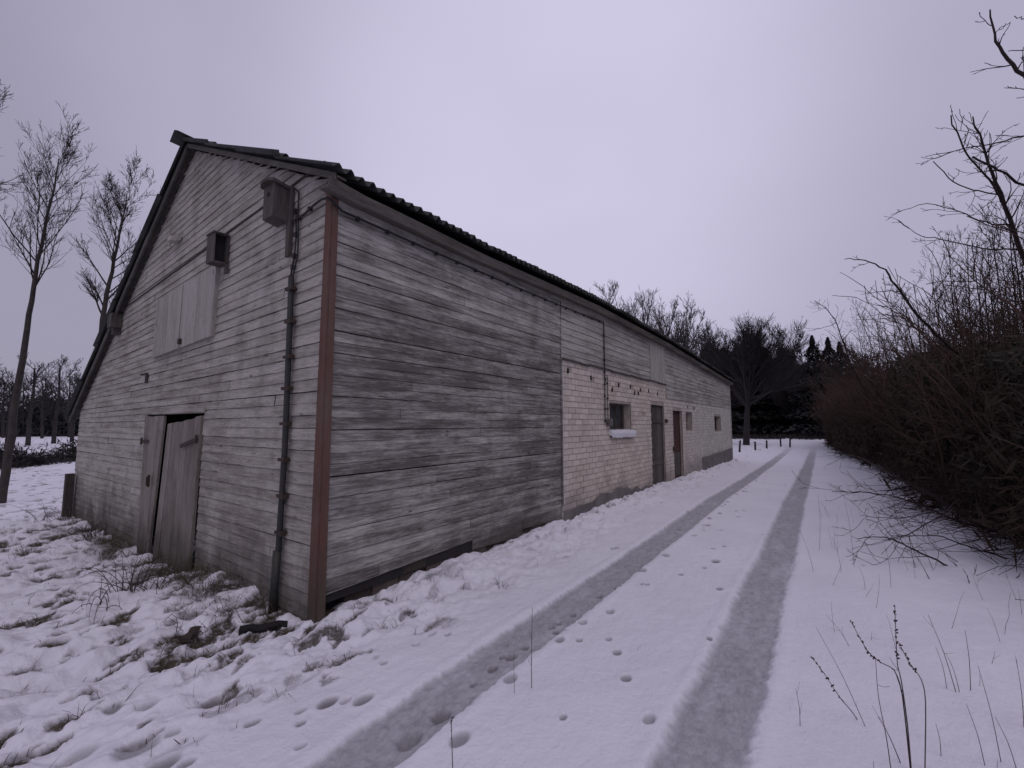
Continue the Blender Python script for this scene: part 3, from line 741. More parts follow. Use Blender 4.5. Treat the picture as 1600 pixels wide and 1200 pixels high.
# cables and conduit
def clips(parent, pts, nrm_, s=.014, name='cable_clip'):
    for p in pts:
        mb = MB(); p = Vector(p); n_ = Vector(nrm_)
        mb.box((p.x-s, p.y-s, p.z-s*1.1), (p.x+s, p.y+s, p.z+s*1.1)); mb.build(name, M['cable'], parent)
def cpath(p, q, n, sagd): return [Vector(p).lerp(Vector(q), i/n) + Vector((0, 0, -sagd*4*(i/n)*(1-i/n))) for i in range(n+1)]
p0 = (-.035, .66, 3.86)
mb = MB(); mb.tube(cpath((.06, -.06, 3.50), (5.85, -.04, 3.60), 40, .03), .011, 6)
ca = mb.build('wall_cable', M['cable'], barn)
clips(ca, [tuple(Vector((.06, -.045, 3.50)).lerp(Vector((5.85, -.03, 3.60)), t) - Vector((0,0,.03*4*t*(1-t)))) for t in np.linspace(.03, .97, 17)], (0,-1,0), .016)
mb = MB(); mb.tube([(-.04, .62, 3.55), (-.04, .40, 3.56), (-.045, .22, 3.60), (-.06, .08, 3.60), (-.065, -.03, 3.58), (-.03, -.065, 3.54), (.06, -.06, 3.50)], .011, 6)
ca = mb.build('wall_cable', M['cable'], barn); clips(ca, [(-.035, .5, 3.556), (-.04, .3, 3.585)], (-1,0,0), .016)
mb = MB(); mb.tube([(5.86, -.04, 3.60), (5.86, -.04, 2.7), (5.86, -.03, 1.62), (6.0, -.03, 1.60)], .011, 6); mb.tube([(6.0, -.035, 2.52), (6.0, -.03, 1.70)], .008, 6)
ca = mb.build('wall_cable', M['cable'], barn); clips(ca, [(5.86, -.035, z) for z in np.arange(1.65, 3.55, .24)] + [(6.0, -.03, z) for z in (2.4, 2.1, 1.9)], (0,-1,0), .015)
mb = MB(); mb.box((5.97, -.09, 1.55), (6.10, -.006, 1.70)); mb.build('junction_box', M['plinth'], ca)
# twin cables then thick pipe down the gable
c1 = [on_gable(*q, X=-.035) for q in ((458,292),(467,300),(466,330),(466,365),(465,400),(460,420),(457,434))]
c2 = [on_gable(*q, X=-.035) for q in ((462,330),(463,365),(460,400),(456,420),(454,434))]
mb = MB(); mb.tube(c1, .008, 6); mb.tube(c2, .008, 6); ca = mb.build('wall_cable', M['cable'], barn)
clips(ca, [tuple(on_gable(*q, X=-.03)) for q in ((463,330),(463,367),(460,400),(458,418))], (-1,0,0), .018)
pp = [on_gable(x, y, X=-.05) for x, y in ((455,432),(453,500),(449,600),(445,700),(440,780),(435,860),(431,905),(429,955))]
mb = MB(); mb.tube(pp, .026, 10); pi_ = mb.build('conduit_pipe', M['pipe'], barn, smooth=True)
mb = MB(); mb.tube([Vector(p)+Vector((-.005,-.035,0)) for p in pp[:6]], .008, 6); mb.build('thin_cable', M['cable'], pi_)
mb = MB(); mb.tube([pp[5]+np.array([-.01,0,0]), pp[-1]+np.array([-.02,0,-.05])], .036, 10); mb.build('pipe_foot', M['pipe'], pi_, smooth=True)
for (x, y) in ((454,452),(453,503),(451,558),(448,607),(446,662),(443,718),(441,775),(438,832)):
    c = on_gable(x, y, X=-.045); mb = MB(); mb.box((c[0]-.03, c[1]-.055, c[2]-.014), (-.01, c[1]+.05, c[2]+.014)); mb.box((c[0]-.035, c[1]-.075, c[2]-.02), (c[0]+.01, c[1]-.045, c[2]+.02)); mb.build('pipe_clamp', M['iron'], pi_)

# nest boxes on the gable
nb1 = empty('nest_box', (-.03, 1.02, 3.55)); tag(nb1, 'larger grey nest box with sloping lid on a long plank beside the cables', 'nest box')
def nestpart(name, mb, root, mat=None): return shift_child(mb.build(name, mat or M['nest']), root)
y0, y1, zb, zt = 0.665, 0.865, 3.57, 3.87
mb = MB(); mb.box((-.055, .625, 3.21), (-.028, .695, 3.92), .5); nestpart('mounting_plank', mb, nb1)
mb = MB(); mb.hexa([(-.20,y0,zb),(-.056,y0,zb-.02),(-.056,y1,zb-.02),(-.20,y1,zb),(-.20,y0,zt+.02),(-.056,y0,zt),(-.056,y1,zt),(-.20,y1,zt+.02)], .3)
body = nestpart('box_body', mb, nb1)
mb = MB()
arc = [(-.05, 0), (-.05, 1), (-.22, 1), (-.245, .8), (-.255, .5), (-.245, .2), (-.22, 0)]
lo_ = [(x, y0-.03+(y1-y0+.06)*v, zt+.004+(-.05-x)*.14) for x, v in arc]
hi_ = [(x, y, z+.028) for x, y, z in lo_]
mb.poly(lo_, .9); mb.poly(hi_, .9)
for i in range(len(arc)): j = (i+1) % len(arc); mb.quad(lo_[i], lo_[j], hi_[j], hi_[i], .9)
nestpart('lid', mb, nb1)
mb = MB(); mb.tube([(-.206,(y0+y1)/2,zt-.07), (-.198,(y0+y1)/2,zt-.07)], .022, 14); nestpart('entrance_hole', mb, nb1, M['dark'])
nb2 = empty('nest_box', (-.03, 2.14, 3.45)); tag(nb2, 'smaller open sided box on the gable above the loft hatch', 'nest box')
y0, y1, zb, zt = 2.05, 2.25, 3.44, 3.77
mb = MB(); t_ = .014
mb.box((-.18,y1-t_,zb),(-.03,y1,zt),.2); mb.box((-.18,y0+t_,zb),(-.166,y1-t_,zt),.2); mb.box((-.166,y0+t_,zb),(-.03,y1-t_,zb+t_),.2); mb.box((-.18,y0,zb),(-.166,y0+t_-.002,zt),.2); mb.box((-.045,y0,zb+t_),(-.03,y1-t_,zt),.9)
nestpart('box_body', mb, nb2)
mb = MB(); mb.box((-.19,y0-.01,zt+.001),(-.028,y1+.01,zt+.02),.9); nestpart('lid', mb, nb2)
mb = MB(); mb.box((-.05,y0-.02,zb-.11),(-.028,y0+.04,zb-.001),.9); nestpart('mounting_plank', mb, nb2)
mb = MB(); mb.box((-.164,y0+.06,zb+t_+.002),(-.047,y0+.065,zt-.001),.9); nestpart('box_shade_sheet', mb, nb2, M['dark'])  # dark sheet across the open side, stands for the shade inside
bk = on_gable(270, 375, X=-.08)
nb3 = empty('insulator_bracket', tuple(bk)); tag(nb3, 'small broken white bracket high on the left of the gable', 'bracket')
mb = MB(); mb.box((-.13, bk[1]-.09, bk[2]-.03), (-.025, bk[1]+.05, bk[2]+.03), .2); mb.box((-.06, bk[1]-.14, bk[2]-.02), (-.024, bk[1]-.09, bk[2]+.04), .9); nestpart('bracket_block', mb, nb3, M['hatch'])
mb = MB(); mb.tube([(-.10, bk[1]+.03, bk[2]+.02), (-.12, bk[1]+.02, bk[2]+.10)], .014, 8); mb.tube([(-.10, bk[1]+.06, bk[2]-.08), (-.10, bk[1]+.02, bk[2]-.02)], .018, 8); nestpart('insulator', mb, nb3, M['hatch'])
# post standing at the far left corner
pg = on_gable(110, 800, X=-.08)
post = MB(); post.box((-.17, 8.32, -.55), (-.05, 8.46, .64)); po = post.build('wooden_post', M['bark']); tag(po, 'dark square post at the left corner of the barn', 'post')

# ------------------------------------------------------------------ trees
class TB:       # tubes gathered with numpy
    def __init__(s): s.V = []; s.Q = []; s.n = 0
    def tube(s, P, R, k=4):
        P = np.asarray(P, float); m = len(P); R = np.asarray(R, float)
        D = np.empty_like(P); D[1:-1] = P[2:]-P[:-2]; D[0] = P[1]-P[0]; D[-1] = P[-1]-P[-2]
        D /= np.linalg.norm(D, axis=1)[:, None]+1e-9
        ref = np.array([0.31, 0.17, 0.93]) if abs(D[:, 2]).mean() < .8 else np.array([0.95, .3, 0.05])
        A = np.cross(D, ref); A /= np.linalg.norm(A, axis=1)[:, None]+1e-9; B = np.cross(D, A)
        c = 2*np.pi*np.arange(k)/k
        ring = P[:, None, :] + (A[:, None, :]*np.cos(c)[None, :, None] + B[:, None, :]*np.sin(c)[None, :, None])*R[:, None, None]
        s.V.append(ring.reshape(-1, 3))
        i = np.arange(m-1)[:, None]*k; j = np.arange(k)[None, :]; j2 = (j+1) % k
        s.Q.append((np.stack([i+j, i+j2, i+k+j2, i+k+j], -1)+s.n).reshape(-1, 4)); s.n += m*k
    def build(s, name, mat, parent=None, origin=None):
        V = np.vstack(s.V)
        if origin is not None: V = V-np.asarray(origin)
        return np_mesh(name, V, np.vstack(s.Q), mat, parent, smooth=False)
def unit(v): return v/(np.linalg.norm(v)+1e-9)
def grow(tb, rg, P, D, Ln, R, lev, pr):
    """one branch and its children"""
    n = max(3, int(pr['seg'][min(lev, len(pr['seg'])-1)])); pts = [np.array(P, float)]; d = unit(np.array(D, float)); st = Ln/n
    for i in range(n):
        d = unit(d + rg.normal(0, pr['wob'], 3) + np.array([0, 0, pr['up'][min(lev, len(pr['up'])-1)]]))
        pts.append(pts[-1]+d*st)
    R = max(R, pr['rmin']); rr = np.linspace(R, max(R*(0.35 if lev < pr['max'] else .5), pr['rmin']*.7), n+1)
    tb[0 if lev == 0 else 1].tube(pts, rr, 8 if lev == 0 else (5 if lev == 1 else 3))
    if lev >= pr['max']: return
    nc = pr['kids'][lev]; nc = int(nc*rg.uniform(.8, 1.2))
    for c in range(nc):
        t = rg.uniform(pr['from'][min(lev, len(pr['from'])-1)], 1.0) if c > 0 else 1.0
        f = t*n; i = min(int(f), n-1); p = pts[i]+(pts[i+1]-pts[i])*(f-i); dd = unit(pts[i+1]-pts[i])
        perp = unit(np.cross(dd, rg.normal(0, 1, 3))); ang = math.radians(rg.uniform(*pr['ang'][min(lev, len(pr['ang'])-1)]))*(.4 if c == 0 else 1)
        nd = dd*math.cos(ang)+perp*math.sin(ang)
        ln = Ln*pr['len'][lev]*rg.uniform(.6, 1.15)*(1.15-.55*t if lev < 2 else 1)
        grow(tb, rg, p, nd, ln, rr[i]*pr['rr'][min(lev, len(pr['rr'])-1)], lev+1, pr)
def tree(name, base, trunk, R, crownkids, crown_from, pr, label, cat='tree', group=None, seed=1, mat='bark', tmat='twig', rtop=0.3):
    """trunk = explicit polyline; limbs grow from it"""
    rg = np.random.default_rng(seed); tb = [TB(), TB()]
    T = np.array(trunk, float)
    # densify
    q = np.linspace(0, len(T)-1, (len(T)-1)*3+1); P = np.stack([np.interp(q, np.arange(len(T)), T[:, k]) for k in range(3)], 1)
    m = len(P); P[1:-1] += rg.normal(0, np.linalg.norm(T[-1]-T[0])*.0012, (m-2, 3))
    rr = R*(1-(1-rtop)*np.linspace(0, 1, m)**.9); tb[0].tube(P, rr, 9)
    H = np.linalg.norm(T[-1]-T[0])
    for c in range(crownkids):
        t = crown_from+(1-crown_from)*(c+.5)/crownkids; f = t*(m-1); i = min(int(f), m-2)
        p = P[i]+(P[i+1]-P[i])*(f-i); dd = unit(P[i+1]-P[i]); perp = unit(np.cross(dd, rg.normal(0, 1, 3)))
        a = math.radians(rg.uniform(*pr['a0'])); nd = dd*math.cos(a)+perp*math.sin(a)
        ln = H*pr['l0']*rg.uniform(.65, 1.15)*(1.0-.45*(t-crown_from)/(1-crown_from+1e-6))
        grow(tb, rg, p, nd, ln, rr[i]*pr['r0']*rg.uniform(.7, 1.1), 1, pr)
    root = empty(name, tuple(T[0])); tag(root, label, cat, group)
    tb[0].build('trunk', M[mat], root, T[0]); tb[1].build('crown', M[tmat], root, T[0]) if tb[1].n else None
    return root
def copytree(o, loc, rz, s, label=None, name=None):
    c = o.copy(); COL.objects.link(c); c.location = loc; c.rotation_euler = (0, 0, rz); c.scale = s if hasattr(s, '__len__') else (s, s, s)
    if label: c['label'] = label
    for ch in list(o.children):
        d = ch.copy(); COL.objects.link(d); d.parent = c
    return c
def px_trunk(pts, d, base=None):
    P = [at(x, y, d) for x, y in pts]
    if base is not None: P[0] = np.array([P[0][0], P[0][1], base])
    return P
PRUP = dict(max=4, seg=[6, 5, 4, 3, 3], wob=.10, up=[.02, .10, .10, .08, .06], kids=[0, 8, 6, 4], ang=[(30, 60), (25, 55), (25, 55), (25, 60)], len=[.4, .52, .5, .5],
            rr=[.5, .6, .6, .7], rmin=.006, a0=(25, 50), l0=.22, r0=.5)
PRUP['from'] = [.3, .2, .15, .1]
def PV(**k): d = dict(PRUP); d.update(k); return d
tA = px_trunk([(0, 800), (13, 710), (26, 621), (39, 535), (50, 470), (61, 405), (74, 340), (85, 290), (92, 248)], 9.8, -.3)
tree('bare_tree', None, tA, .085, 24, .50, PV(l0=.19, rmin=.0036, a0=(16, 40), r0=.42, kids=[0, 8, 5, 3], wob=.06, up=[.02, .06, .09, .08, .05], len=[.4, .50, .5, .5], ang=[(20, 40), (18, 42), (20, 48), (25, 55)]), 'tall slender bare tree leaning right at the left edge of the photo', seed=5, rtop=.10)
tB = px_trunk([(146, 690), (150, 640), (155, 560), (160, 500), (170, 440), (183, 390), (190, 345), (197, 308)], 14, -.4)
tree('bare_tree', None, tB, .12, 22, .40, PV(l0=.19, rmin=.0050, a0=(18, 48), r0=.42, kids=[0, 9, 6, 4], wob=.06, up=[.02, .06, .09, .08, .05], len=[.4, .50, .5, .5], ang=[(20, 40), (18, 42), (20, 48), (25, 55)]), 'bare tree rising just behind the left slope of the barn roof', seed=8, rtop=.08)
tC = px_trunk([(-75, 800), (-70, 600), (-58, 420), (-42, 300), (-25, 170)], 12, -.3)
tree('bare_tree', None, tC, .10, 16, .4, PV(l0=.17, rmin=.005, a0=(25, 60)), 'bare tree with only its right branch tips inside the left edge', seed=3, rtop=.2)
# medium distance trees on the left
PRM = PV(rmin=.012, l0=.34, a0=(30, 65), kids=[0, 7, 5, 3], max=4)
specs = [(20, 585, 34, 1, 'bare tree with wide crown in the field beyond the leaning trunk'), (52, 560, 33, 2, 'slim bare tree between the leaning trunk and the small round tree'), (92, 556, 36, 4, 'bare round crowned tree nearest the barn roof in the left field'),
         (120, 575, 40, 6, 'small bare tree partly behind the low end of the roof'), (-25, 560, 32, 9, 'bare tree cut by the left edge of the photo, in the field')]
for (x, yt, d, sd_, lb) in specs:
    xb = x-8; P = px_trunk([(xb, 690), (xb+3, 650), (x, 620), (x+2, yt+15)], d, -.3)
    tree('field_tree', None, P, .16, 12, .35, PRM, lb, seed=sd_, mat='farwood', tmat='farwood')
for i, (x, yt, d) in enumerate([(66, 600, 48), (5, 610, 50), (108, 598, 52), (140, 600, 55), (36, 605, 55), (-20, 600, 50)]):
    P = px_trunk([(x, 685), (x, 640), (x+1, yt)], d, -.3)
    tree('field_tree', None, P, .15, 10, .2, PV(rmin=.022, l0=.45, a0=(25, 60), kids=[0, 7, 5, 2], max=3), ['fourth from left', 'second from left', 'fifth from left', 'rightmost', 'third from left', 'leftmost'][i]+' bare tree of the far row across the left field', group='far row of trees across the left field', seed=40+i, mat='farwood', tmat='farwood')

# conifers, built from drooping needle sprays
def spray_mesh(name, H, Rb, n_w, seed, mat, root, leaf=.30, power=1.0, trunkr=.12):
    rg = np.random.default_rng(seed); n = n_w
    z = rg.random(n)**.85; rad = Rb*(1-z)**power*(0.85+.25*np.sin(z*40))+.03; rad *= (np.sqrt(rg.random(n))*.5+.55)*(1.12-.5*((z*13+.25*np.sin(rg.random(n)*6)) % 1.0))
    th = rg.random(n)*2*np.pi
    c = np.stack([rad*np.cos(th), rad*np.sin(th), .06*H+z*H*.94], 1)
    dirv = np.stack([np.cos(th), np.sin(th), rg.uniform(-.7, .15, n)], 1); dirv /= np.linalg.norm(dirv, axis=1)[:, None]
    side = np.cross(dirv, [0, 0, 1]) + rg.normal(0, .35, (n, 3)); side /= np.linalg.norm(side, axis=1)[:, None]
    L_ = leaf*(1-.6*z)*rg.uniform(.6, 1.3, n); W = L_*rg.uniform(.18, .34, n)
    a = c-dirv*L_[:, None]*.5; b = c+dirv*L_[:, None]*.5
    V = np.stack([a, c+side*W[:, None], b, c-side*W[:, None]], 1).reshape(-1, 3)
    Q = np.arange(4*n).reshape(-1, 4)
    o = np_mesh('crown', V, Q, M[mat], root)
    t = TB(); t.tube([(0, 0, -.3), (0, 0, H*.5), (0, 0, H*.97)], [trunkr, trunkr*.6, .02], 6); t.build('trunk', M['farwood'], root)
    return o
def conifer_proto(seed, loc, H, Rb, n, label, group, leaf=.5, power=.9):
    r0 = empty('spruce_tree', loc); tag(r0, label, 'spruce', group); spray_mesh('s', H, Rb, n, seed, 'conifer', r0, leaf, power); return r0
WG = 'dark conifers of the wood behind the barn'; WL = 'dark spruce in the dense wood at the end of the snowy lane'
def gp(px, d): 
    p = at(px, 662, d); return (p[0], p[1], -.3)
prot = [conifer_proto(21, gp(1105, 58), 12.0, 3.6, 12000, WL, WG, .8, .62), conifer_proto(22, gp(1135, 60), 12.5, 3.9, 12000, WL, WG, .8, .7)]
for i, (px, d, yt) in enumerate([(1072,60,560),(1120,55,548),(1150,57,545),(1165,60,548),(1182,58,540),(1200,56,545),(1212,60,560),(1228,57,545),(1240,60,552),(1252,58,585),(1265,62,600),(1160,64,560),(1190,64,556),
        (1220,64,560),(1145,66,570),(1275,64,590),(1290,66,590),(1310,66,585),(1330,66,580),(1350,66,580),(1085,64,575),(1050,62,580),(1245,55,600)]):
    Hh = (662-yt)/680*d+1.9; s = Hh/12.2
    copytree(prot[i % 2], gp(px, d), i*1.3, (max(s, .9), max(s, .9), s))
hl = ['spruce with a bushy knob at its tip, left of the pointed pair beside the hedge', 'pointed spruce, taller of the pair beside the hedge', 'pointed spruce, lower of the pair, half behind the hedge']
for (px, d, yt, sd_, lb) in [(1277, 50, 522, 31, hl[0]), (1302, 50, 525, 32, hl[1]), (1320, 50, 532, 33, hl[2])]:
    Hh = (662-yt)/680*d+1.9
    r0 = empty('spruce_tree', gp(px, d)); tag(r0, lb, 'spruce'); spray_mesh('s', Hh, 3.9, 9000, sd_, 'conifer', r0, .6, 1.0)
# low dark undergrowth at the foot of the wood
def scrub(name, pts, n, h, leaf, mat, label, seed, spread=1.2):
    rg = np.random.default_rng(seed); pts = np.array(pts); m = len(pts)-1
    t = rg.random(n)*m; i = np.minimum(t.astype(int), m-1); f = (t-i)[:, None]
    b = pts[i]*(1-f)+pts[i+1]*f; b = b+np.concatenate([rg.normal(0, spread, (n, 2)), np.zeros((n, 1))], 1)
    z = rg.random(n)**1.2*h*(0.7+.5*np.sin(b[:, 0]*1.3+b[:, 1]*.9)); c = b.copy(); c[:, 2] = -.2+z
    dv = rg.normal(0, 1, (n, 3)); dv[:, 2] = np.abs(dv[:, 2])*1.6; dv /= np.linalg.norm(dv, axis=1)[:, None]
    sdv = np.cross(dv, rg.normal(0, 1, (n, 3))); sdv /= np.linalg.norm(sdv, axis=1)[:, None]
    L_ = leaf*rg.uniform(.5, 1.4, n)[:, None]; W = L_*rg.uniform(.05, .22, n)[:, None]
    V = np.stack([c-dv*L_, c+sdv*W, c+dv*L_, c-sdv*W], 1).reshape(-1, 3)
    o = np_mesh(name, V, np.arange(4*n).reshape(-1, 4), M[mat]); tag(o, label, 'undergrowth', kind='stuff'); return o
scrub('woodland_undergrowth', [gp(1040, 70), gp(1150, 68), gp(1250, 68), gp(1380, 68)], 30000, 9.5, .8, 'conifer', 'dark undergrowth filling the foot of the wood beyond the lane', 1, 2.0)
scrub('field_scrub', [gp(1130, 50), gp(1200, 49), gp(1300, 47)], 4000, .55, .22, 'farwood', 'dry scrub along the snow strip before the dark wood', 2, 1.3)
scrub('field_hedgerow', [gp(-60, 55), gp(40, 56), gp(100, 58), gp(170, 60)], 16000, 4.6, .5, 'conifer', 'dark hedgerow across the far end of the left field', 3, 1.2)
scrub('field_scrub', [gp(-60, 17), gp(30, 18), gp(80, 19), gp(150, 20.5)], 14000, .95, .13, 'farwood', 'dry brown scrub and weeds at the edge of the left snow field', 4, .8)

# bare trees behind the barn and the big round tree
FAN = PV(rmin=.014, a0=(10, 40), l0=.50, r0=.6, wob=.055, up=[.02, .05, .07, .07, .05], kids=[0, 9, 5, 3], len=[.4, .34, .5, .5], ang=[(20, 40), (18, 42), (20, 45), (25, 50)], max=4)
FAN['from'] = [.3, .25, .2, .1]
for i, (x, yt, d, spread, lb) in enumerate([(930, 438, 38, .36, 'bare tree top showing over the middle of the barn roof, leftmost of the row'), (975, 447, 42, .42, 'upright bare crown, second from left above the barn roof'), (1008, 452, 44, .42, 'upright bare crown, third from left above the barn roof'),
        (1042, 466, 42, .44, 'bare crown, fourth from left above the barn roof'), (1068, 470, 41, .46, 'bare crown leaning right, last of the row above the barn roof')]):
    P = px_trunk([(x-2, 690), (x-2, 640), (x, 595), (x+2, yt+55)], d, -.4)
    f2 = dict(FAN); f2['l0'] = spread*1.3
    tree('bare_tree', None, P, .26, 34, .25, f2, lb, seed=60+i, mat='farwood', tmat='paletwig')
P = px_trunk([(1166, 698), (1167, 650), (1169, 625), (1171, 600), (1174, 575)], 35, -.3)
f2 = dict(FAN); f2.update(a0=(8, 72), l0=.58, rmin=.010, kids=[0, 13, 8, 4], len=[.4, .40, .55, .5], wob=.07)
f2['l0'] = .86
tree('bare_tree', None, P, .26, 52, .38, f2, 'large bare tree with a wide rounded crown at the end of the lane', seed=71, mat='farwood', tmat='farwood')
for i, (x, yt, d) in enumerate([(1112, 530, 50), (1240, 530, 52), (1262, 545, 52), (1345, 560, 40), (1095, 525, 54), (1132, 540, 54), (1222, 520, 54)]):
    P = px_trunk([(x, 690), (x, 640), (x+1, yt+10)], d, -.4)
    tree('bare_tree', None, P, .15, 18, .3, PV(rmin=.018, l0=.42, a0=(15, 60), kids=[0, 10, 6, 3], wob=.06, up=[.02, .06, .09, .08, .05], len=[.4, .50, .5, .5], ang=[(20, 40), (18, 42), (20, 48), (25, 55)]), ['low bare tree between the barn end and the big round tree', 'bare thin tree in the gap left of the spruces', 'bare thin tree touching the knob tipped spruce', 'bare thin tree above the far end of the hedge', 'low bare crown just above the far end of the roof', 'small bare crown left of the big round tree trunk', 'bare crown merging with the right side of the big round tree'][i], seed=80+i, mat='farwood', tmat='farwood')
# fence posts at the lane end, thin saplings
for i, (x, yb, yt, lean) in enumerate([(1155, 704, 688, 2), (1180, 702, 690, 0), (1198, 700, 688, 0), (1220, 696, 678, -1), (1234, 697, 679, 1)]):
    g = ground_at(x, yb); d = np.dot(g-CAM, FW); top = at(x+lean, yt, d)
    mb = MB(); b0 = Vector((0, 0, -.3)); tp = Vector(top-g); mb.tube([b0, tp*.5, tp], [.06, .055, .045], 7); mb.tube([tp*.85, tp*.85+Vector((0, .12, .02))], .015, 5)
    o = mb.build('fence_post', M['farwood']); o.location = tuple(g); tag(o, 'short dark fence post, number of them in a row past the far end of the barn'.replace('number of them in a row', ['leftmost', 'second from left', 'middle one', 'fourth from left', 'rightmost'][i]+' of five'), 'post', 'fence posts at the end of the lane')
for i, (x, yb, yt) in enumerate([(1168, 703, 672), (1211, 699, 676)]):
    pass

# ------------------------------------------------------------------ hedge on the right
def shrub_mesh(seed, n_stem, H, spread, rmin, max_=3, kids=(0, 7, 5, 3)):
    rg = np.random.default_rng(seed); tb = [TB(), TB()]
    pr = PV(rmin=rmin, wob=.13, up=[.02, .05, .04, .03, .02], kids=list(kids), max=max_, len=[.4, .42, .5, .5]); pr['from'] = [.1, .1, .1, .1]
    for i in range(n_stem):
        th = rg.random()*2*np.pi; a = rg.uniform(.05, .55)
        base = np.array([rg.normal(0, spread*.25), rg.normal(0, spread*.25), -.1])
        grow(tb, rg, base, (math.cos(th)*math.sin(a), math.sin(th)*math.sin(a), math.cos(a)), H*rg.uniform(.6, 1.05), .022*rg.uniform(.6, 1.3), 1, pr)
    return tb[1]
HG = 'leafless bushes of the roadside hedge'; HL = 'dense dark leafless bush in the hedge right of the snowy lane'
protos = []
for k, (ns, H) in enumerate([(26, 3.3), (22, 2.9), (26, 3.6)]):
    r0 = empty('hedge_bush', (0, 0, 0)); tag(r0, HL, 'bush', HG)
    t = shrub_mesh(100+k, ns, H, 1.6, .0055); t.build('branches', M['hedgetwig'], r0)
    # evergreen and dead undergrowth that fills the bush
    rg = np.random.default_rng(200+k); n = 9000
    th = rg.random(n)*2*np.pi; rad = np.sqrt(rg.random(n))*1.25; z = rg.random(n)**1.15*H*.70
    c = np.stack([rad*np.cos(th)*(1.1-.25*z/H), rad*np.sin(th)*(1.1-.25*z/H), .12+z], 1)
    dv = rg.normal(0, 1, (n, 3)); dv /= np.linalg.norm(dv, axis=1)[:, None]; sdv = np.cross(dv, rg.normal(0, 1, (n, 3))); sdv /= np.linalg.norm(sdv, axis=1)[:, None]
    L_ = (.10*rg.uniform(.4, 1.6, n))[:, None]; W = L_*rg.uniform(.06, .20, n)[:, None]
    V = np.stack([c-dv*L_, c+sdv*W, c+dv*L_, c-sdv*W], 1).reshape(-1, 3)
    np_mesh('foliage', V, np.arange(4*n).reshape(-1, 4), M['hedgeleaf'], r0); protos.append(r0)
spots = []
r = random.Random(12)
X = 5.6
while X < 46:
    front = -5.55 + (0.0 if X < 14 else min(1.2, (X-14)*.06))
    for k in range(3 if X < 30 else 2):
        hs = 1.02 + (0.16 if X > 12 else 0.0) + (.1 if X > 20 else 0) + .06*k
        spots.append((X+r.uniform(-.5, .5)+k*.5, front-0.95-k*1.5+r.uniform(-.25, .25), hs*r.uniform(.88, 1.15)))
    X += 1.35 if X < 20 else 1.9
for (x, y) in ((4.6,-7.3),(4.0,-8.6),(5.0,-9.6),(3.2,-8.0),(2.4,-9.4)): spots.append((x, y, 1.1))
for i, (x, y, s) in enumerate(spots):
    pz = gz(x, y)
    if i < 3: o = protos[i]; o.location = (x, y, pz); o.scale = (s, s, s); o.rotation_euler = (0, 0, r.uniform(0, 6.28))
    else: copytree(protos[i % 3], (x, y, pz), r.uniform(0, 6.28), (max(s, 1.0), max(s, 1.0), s))
# tall saplings standing out of the hedge
PRS = PV(rmin=.0045, wob=.10, up=[.02, .05, .05, .04, .03], l0=.22, a0=(14, 38), kids=[0, 5, 4, 2], max=3)
sap = []
for i, (px, d, yt) in enumerate([(1352, 20, 500), (1378, 18, 480), (1403, 17, 470), (1428, 15, 455), (1450, 14, 445), (1472, 13, 420), (1495, 12, 395), (1516, 11.5, 385), (1538, 11, 375), (1556, 10, 385), (1572, 9.5, 370), (1590, 9, 350), (1335, 23, 520), (1392, 16, 500), (1508, 10, 440), (1546, 8.6, 430), (1606, 9, 330), (1465, 12, 470), (1420, 20, 490), (1600, 8, 430), (1365, 26, 500), (1528, 14, 420), (1484, 15, 440), (1315, 26, 545), (1440, 12, 500), (1580, 12, 400)]):
    b = at(px, 662, d); lean = r.uniform(-46, 6)
    P = px_trunk([(px+12, 700), (px+6, 640), (px+2+lean*.25, (640+yt)/2), (px+lean, yt)], d, -.2)
    tree('sapling', None, P, .028, 14, .30, PRS, 'thin bare sapling rising out of the roadside hedge', 'sapling', 'thin saplings rising out of the hedge', seed=300+i, mat='twig', tmat='twig', rtop=.25)

# large bare branches hanging into view, drawn as polylines with twigs
def limb(name, polys, label, seed, cat='branch', twig=14, rmin=.0035, root_ground=None, mat='twig', tl=.35, group=None):
    """polys: list of (points[(px,py,d)], r0, r1)"""
    rg = np.random.default_rng(seed); org = None; root = empty(name); tag(root, label, cat, group)
    for (pts, r0_, r1_) in polys:
        tb = [TB(), TB()]
        P = np.array([at(*p) if len(p) == 3 else p[1] for p in pts], float)
        q = np.linspace(0, len(P)-1, (len(P)-1)*4+1)
        P = np.stack([np.interp(q, np.arange(len(P)), P[:, k]) for k in range(3)], 1)
        for _ in range(2): P[1:-1] = (P[:-2]+2*P[1:-1]+P[2:])/4
        P[1:-1] += rg.normal(0, .006, (len(P)-2, 3)); m = len(P)
        rr = np.linspace(r0_, r1_, m); tb[0].tube(P, rr, 6)
        if org is None: org = P[0].copy(); root.location = tuple(org)
        k = int(twig*np.linalg.norm(P[-1]-P[0])/2.0)
        pr = PV(rmin=rmin, wob=.12, up=[0, .02, .02, .02], kids=[0, 3, 2, 0], max=3, len=[.4, .5, .5]); pr['from'] = [.2, .2, .2]
        for c in range(k):
            f = rg.uniform(.12, .97)*(m-1); i = int(f); dd = unit(P[i+1]-P[i]); perp = unit(np.cross(dd, rg.normal(0, 1, 3))); a = math.radians(rg.uniform(25, 60))
            grow(tb, rg, P[i], dd*math.cos(a)+perp*math.sin(a), tl*rg.uniform(.4, 1.2), rr[i]*.45, 1, pr)
        tb[0].V += tb[1].V; tb[0].Q += [q_+tb[0].n for q_ in tb[1].Q]
        tb[0].build('limb', M[mat], root, org)
    return root
def gpt(px, py): return ('g', ground_at(px, py, -.05))
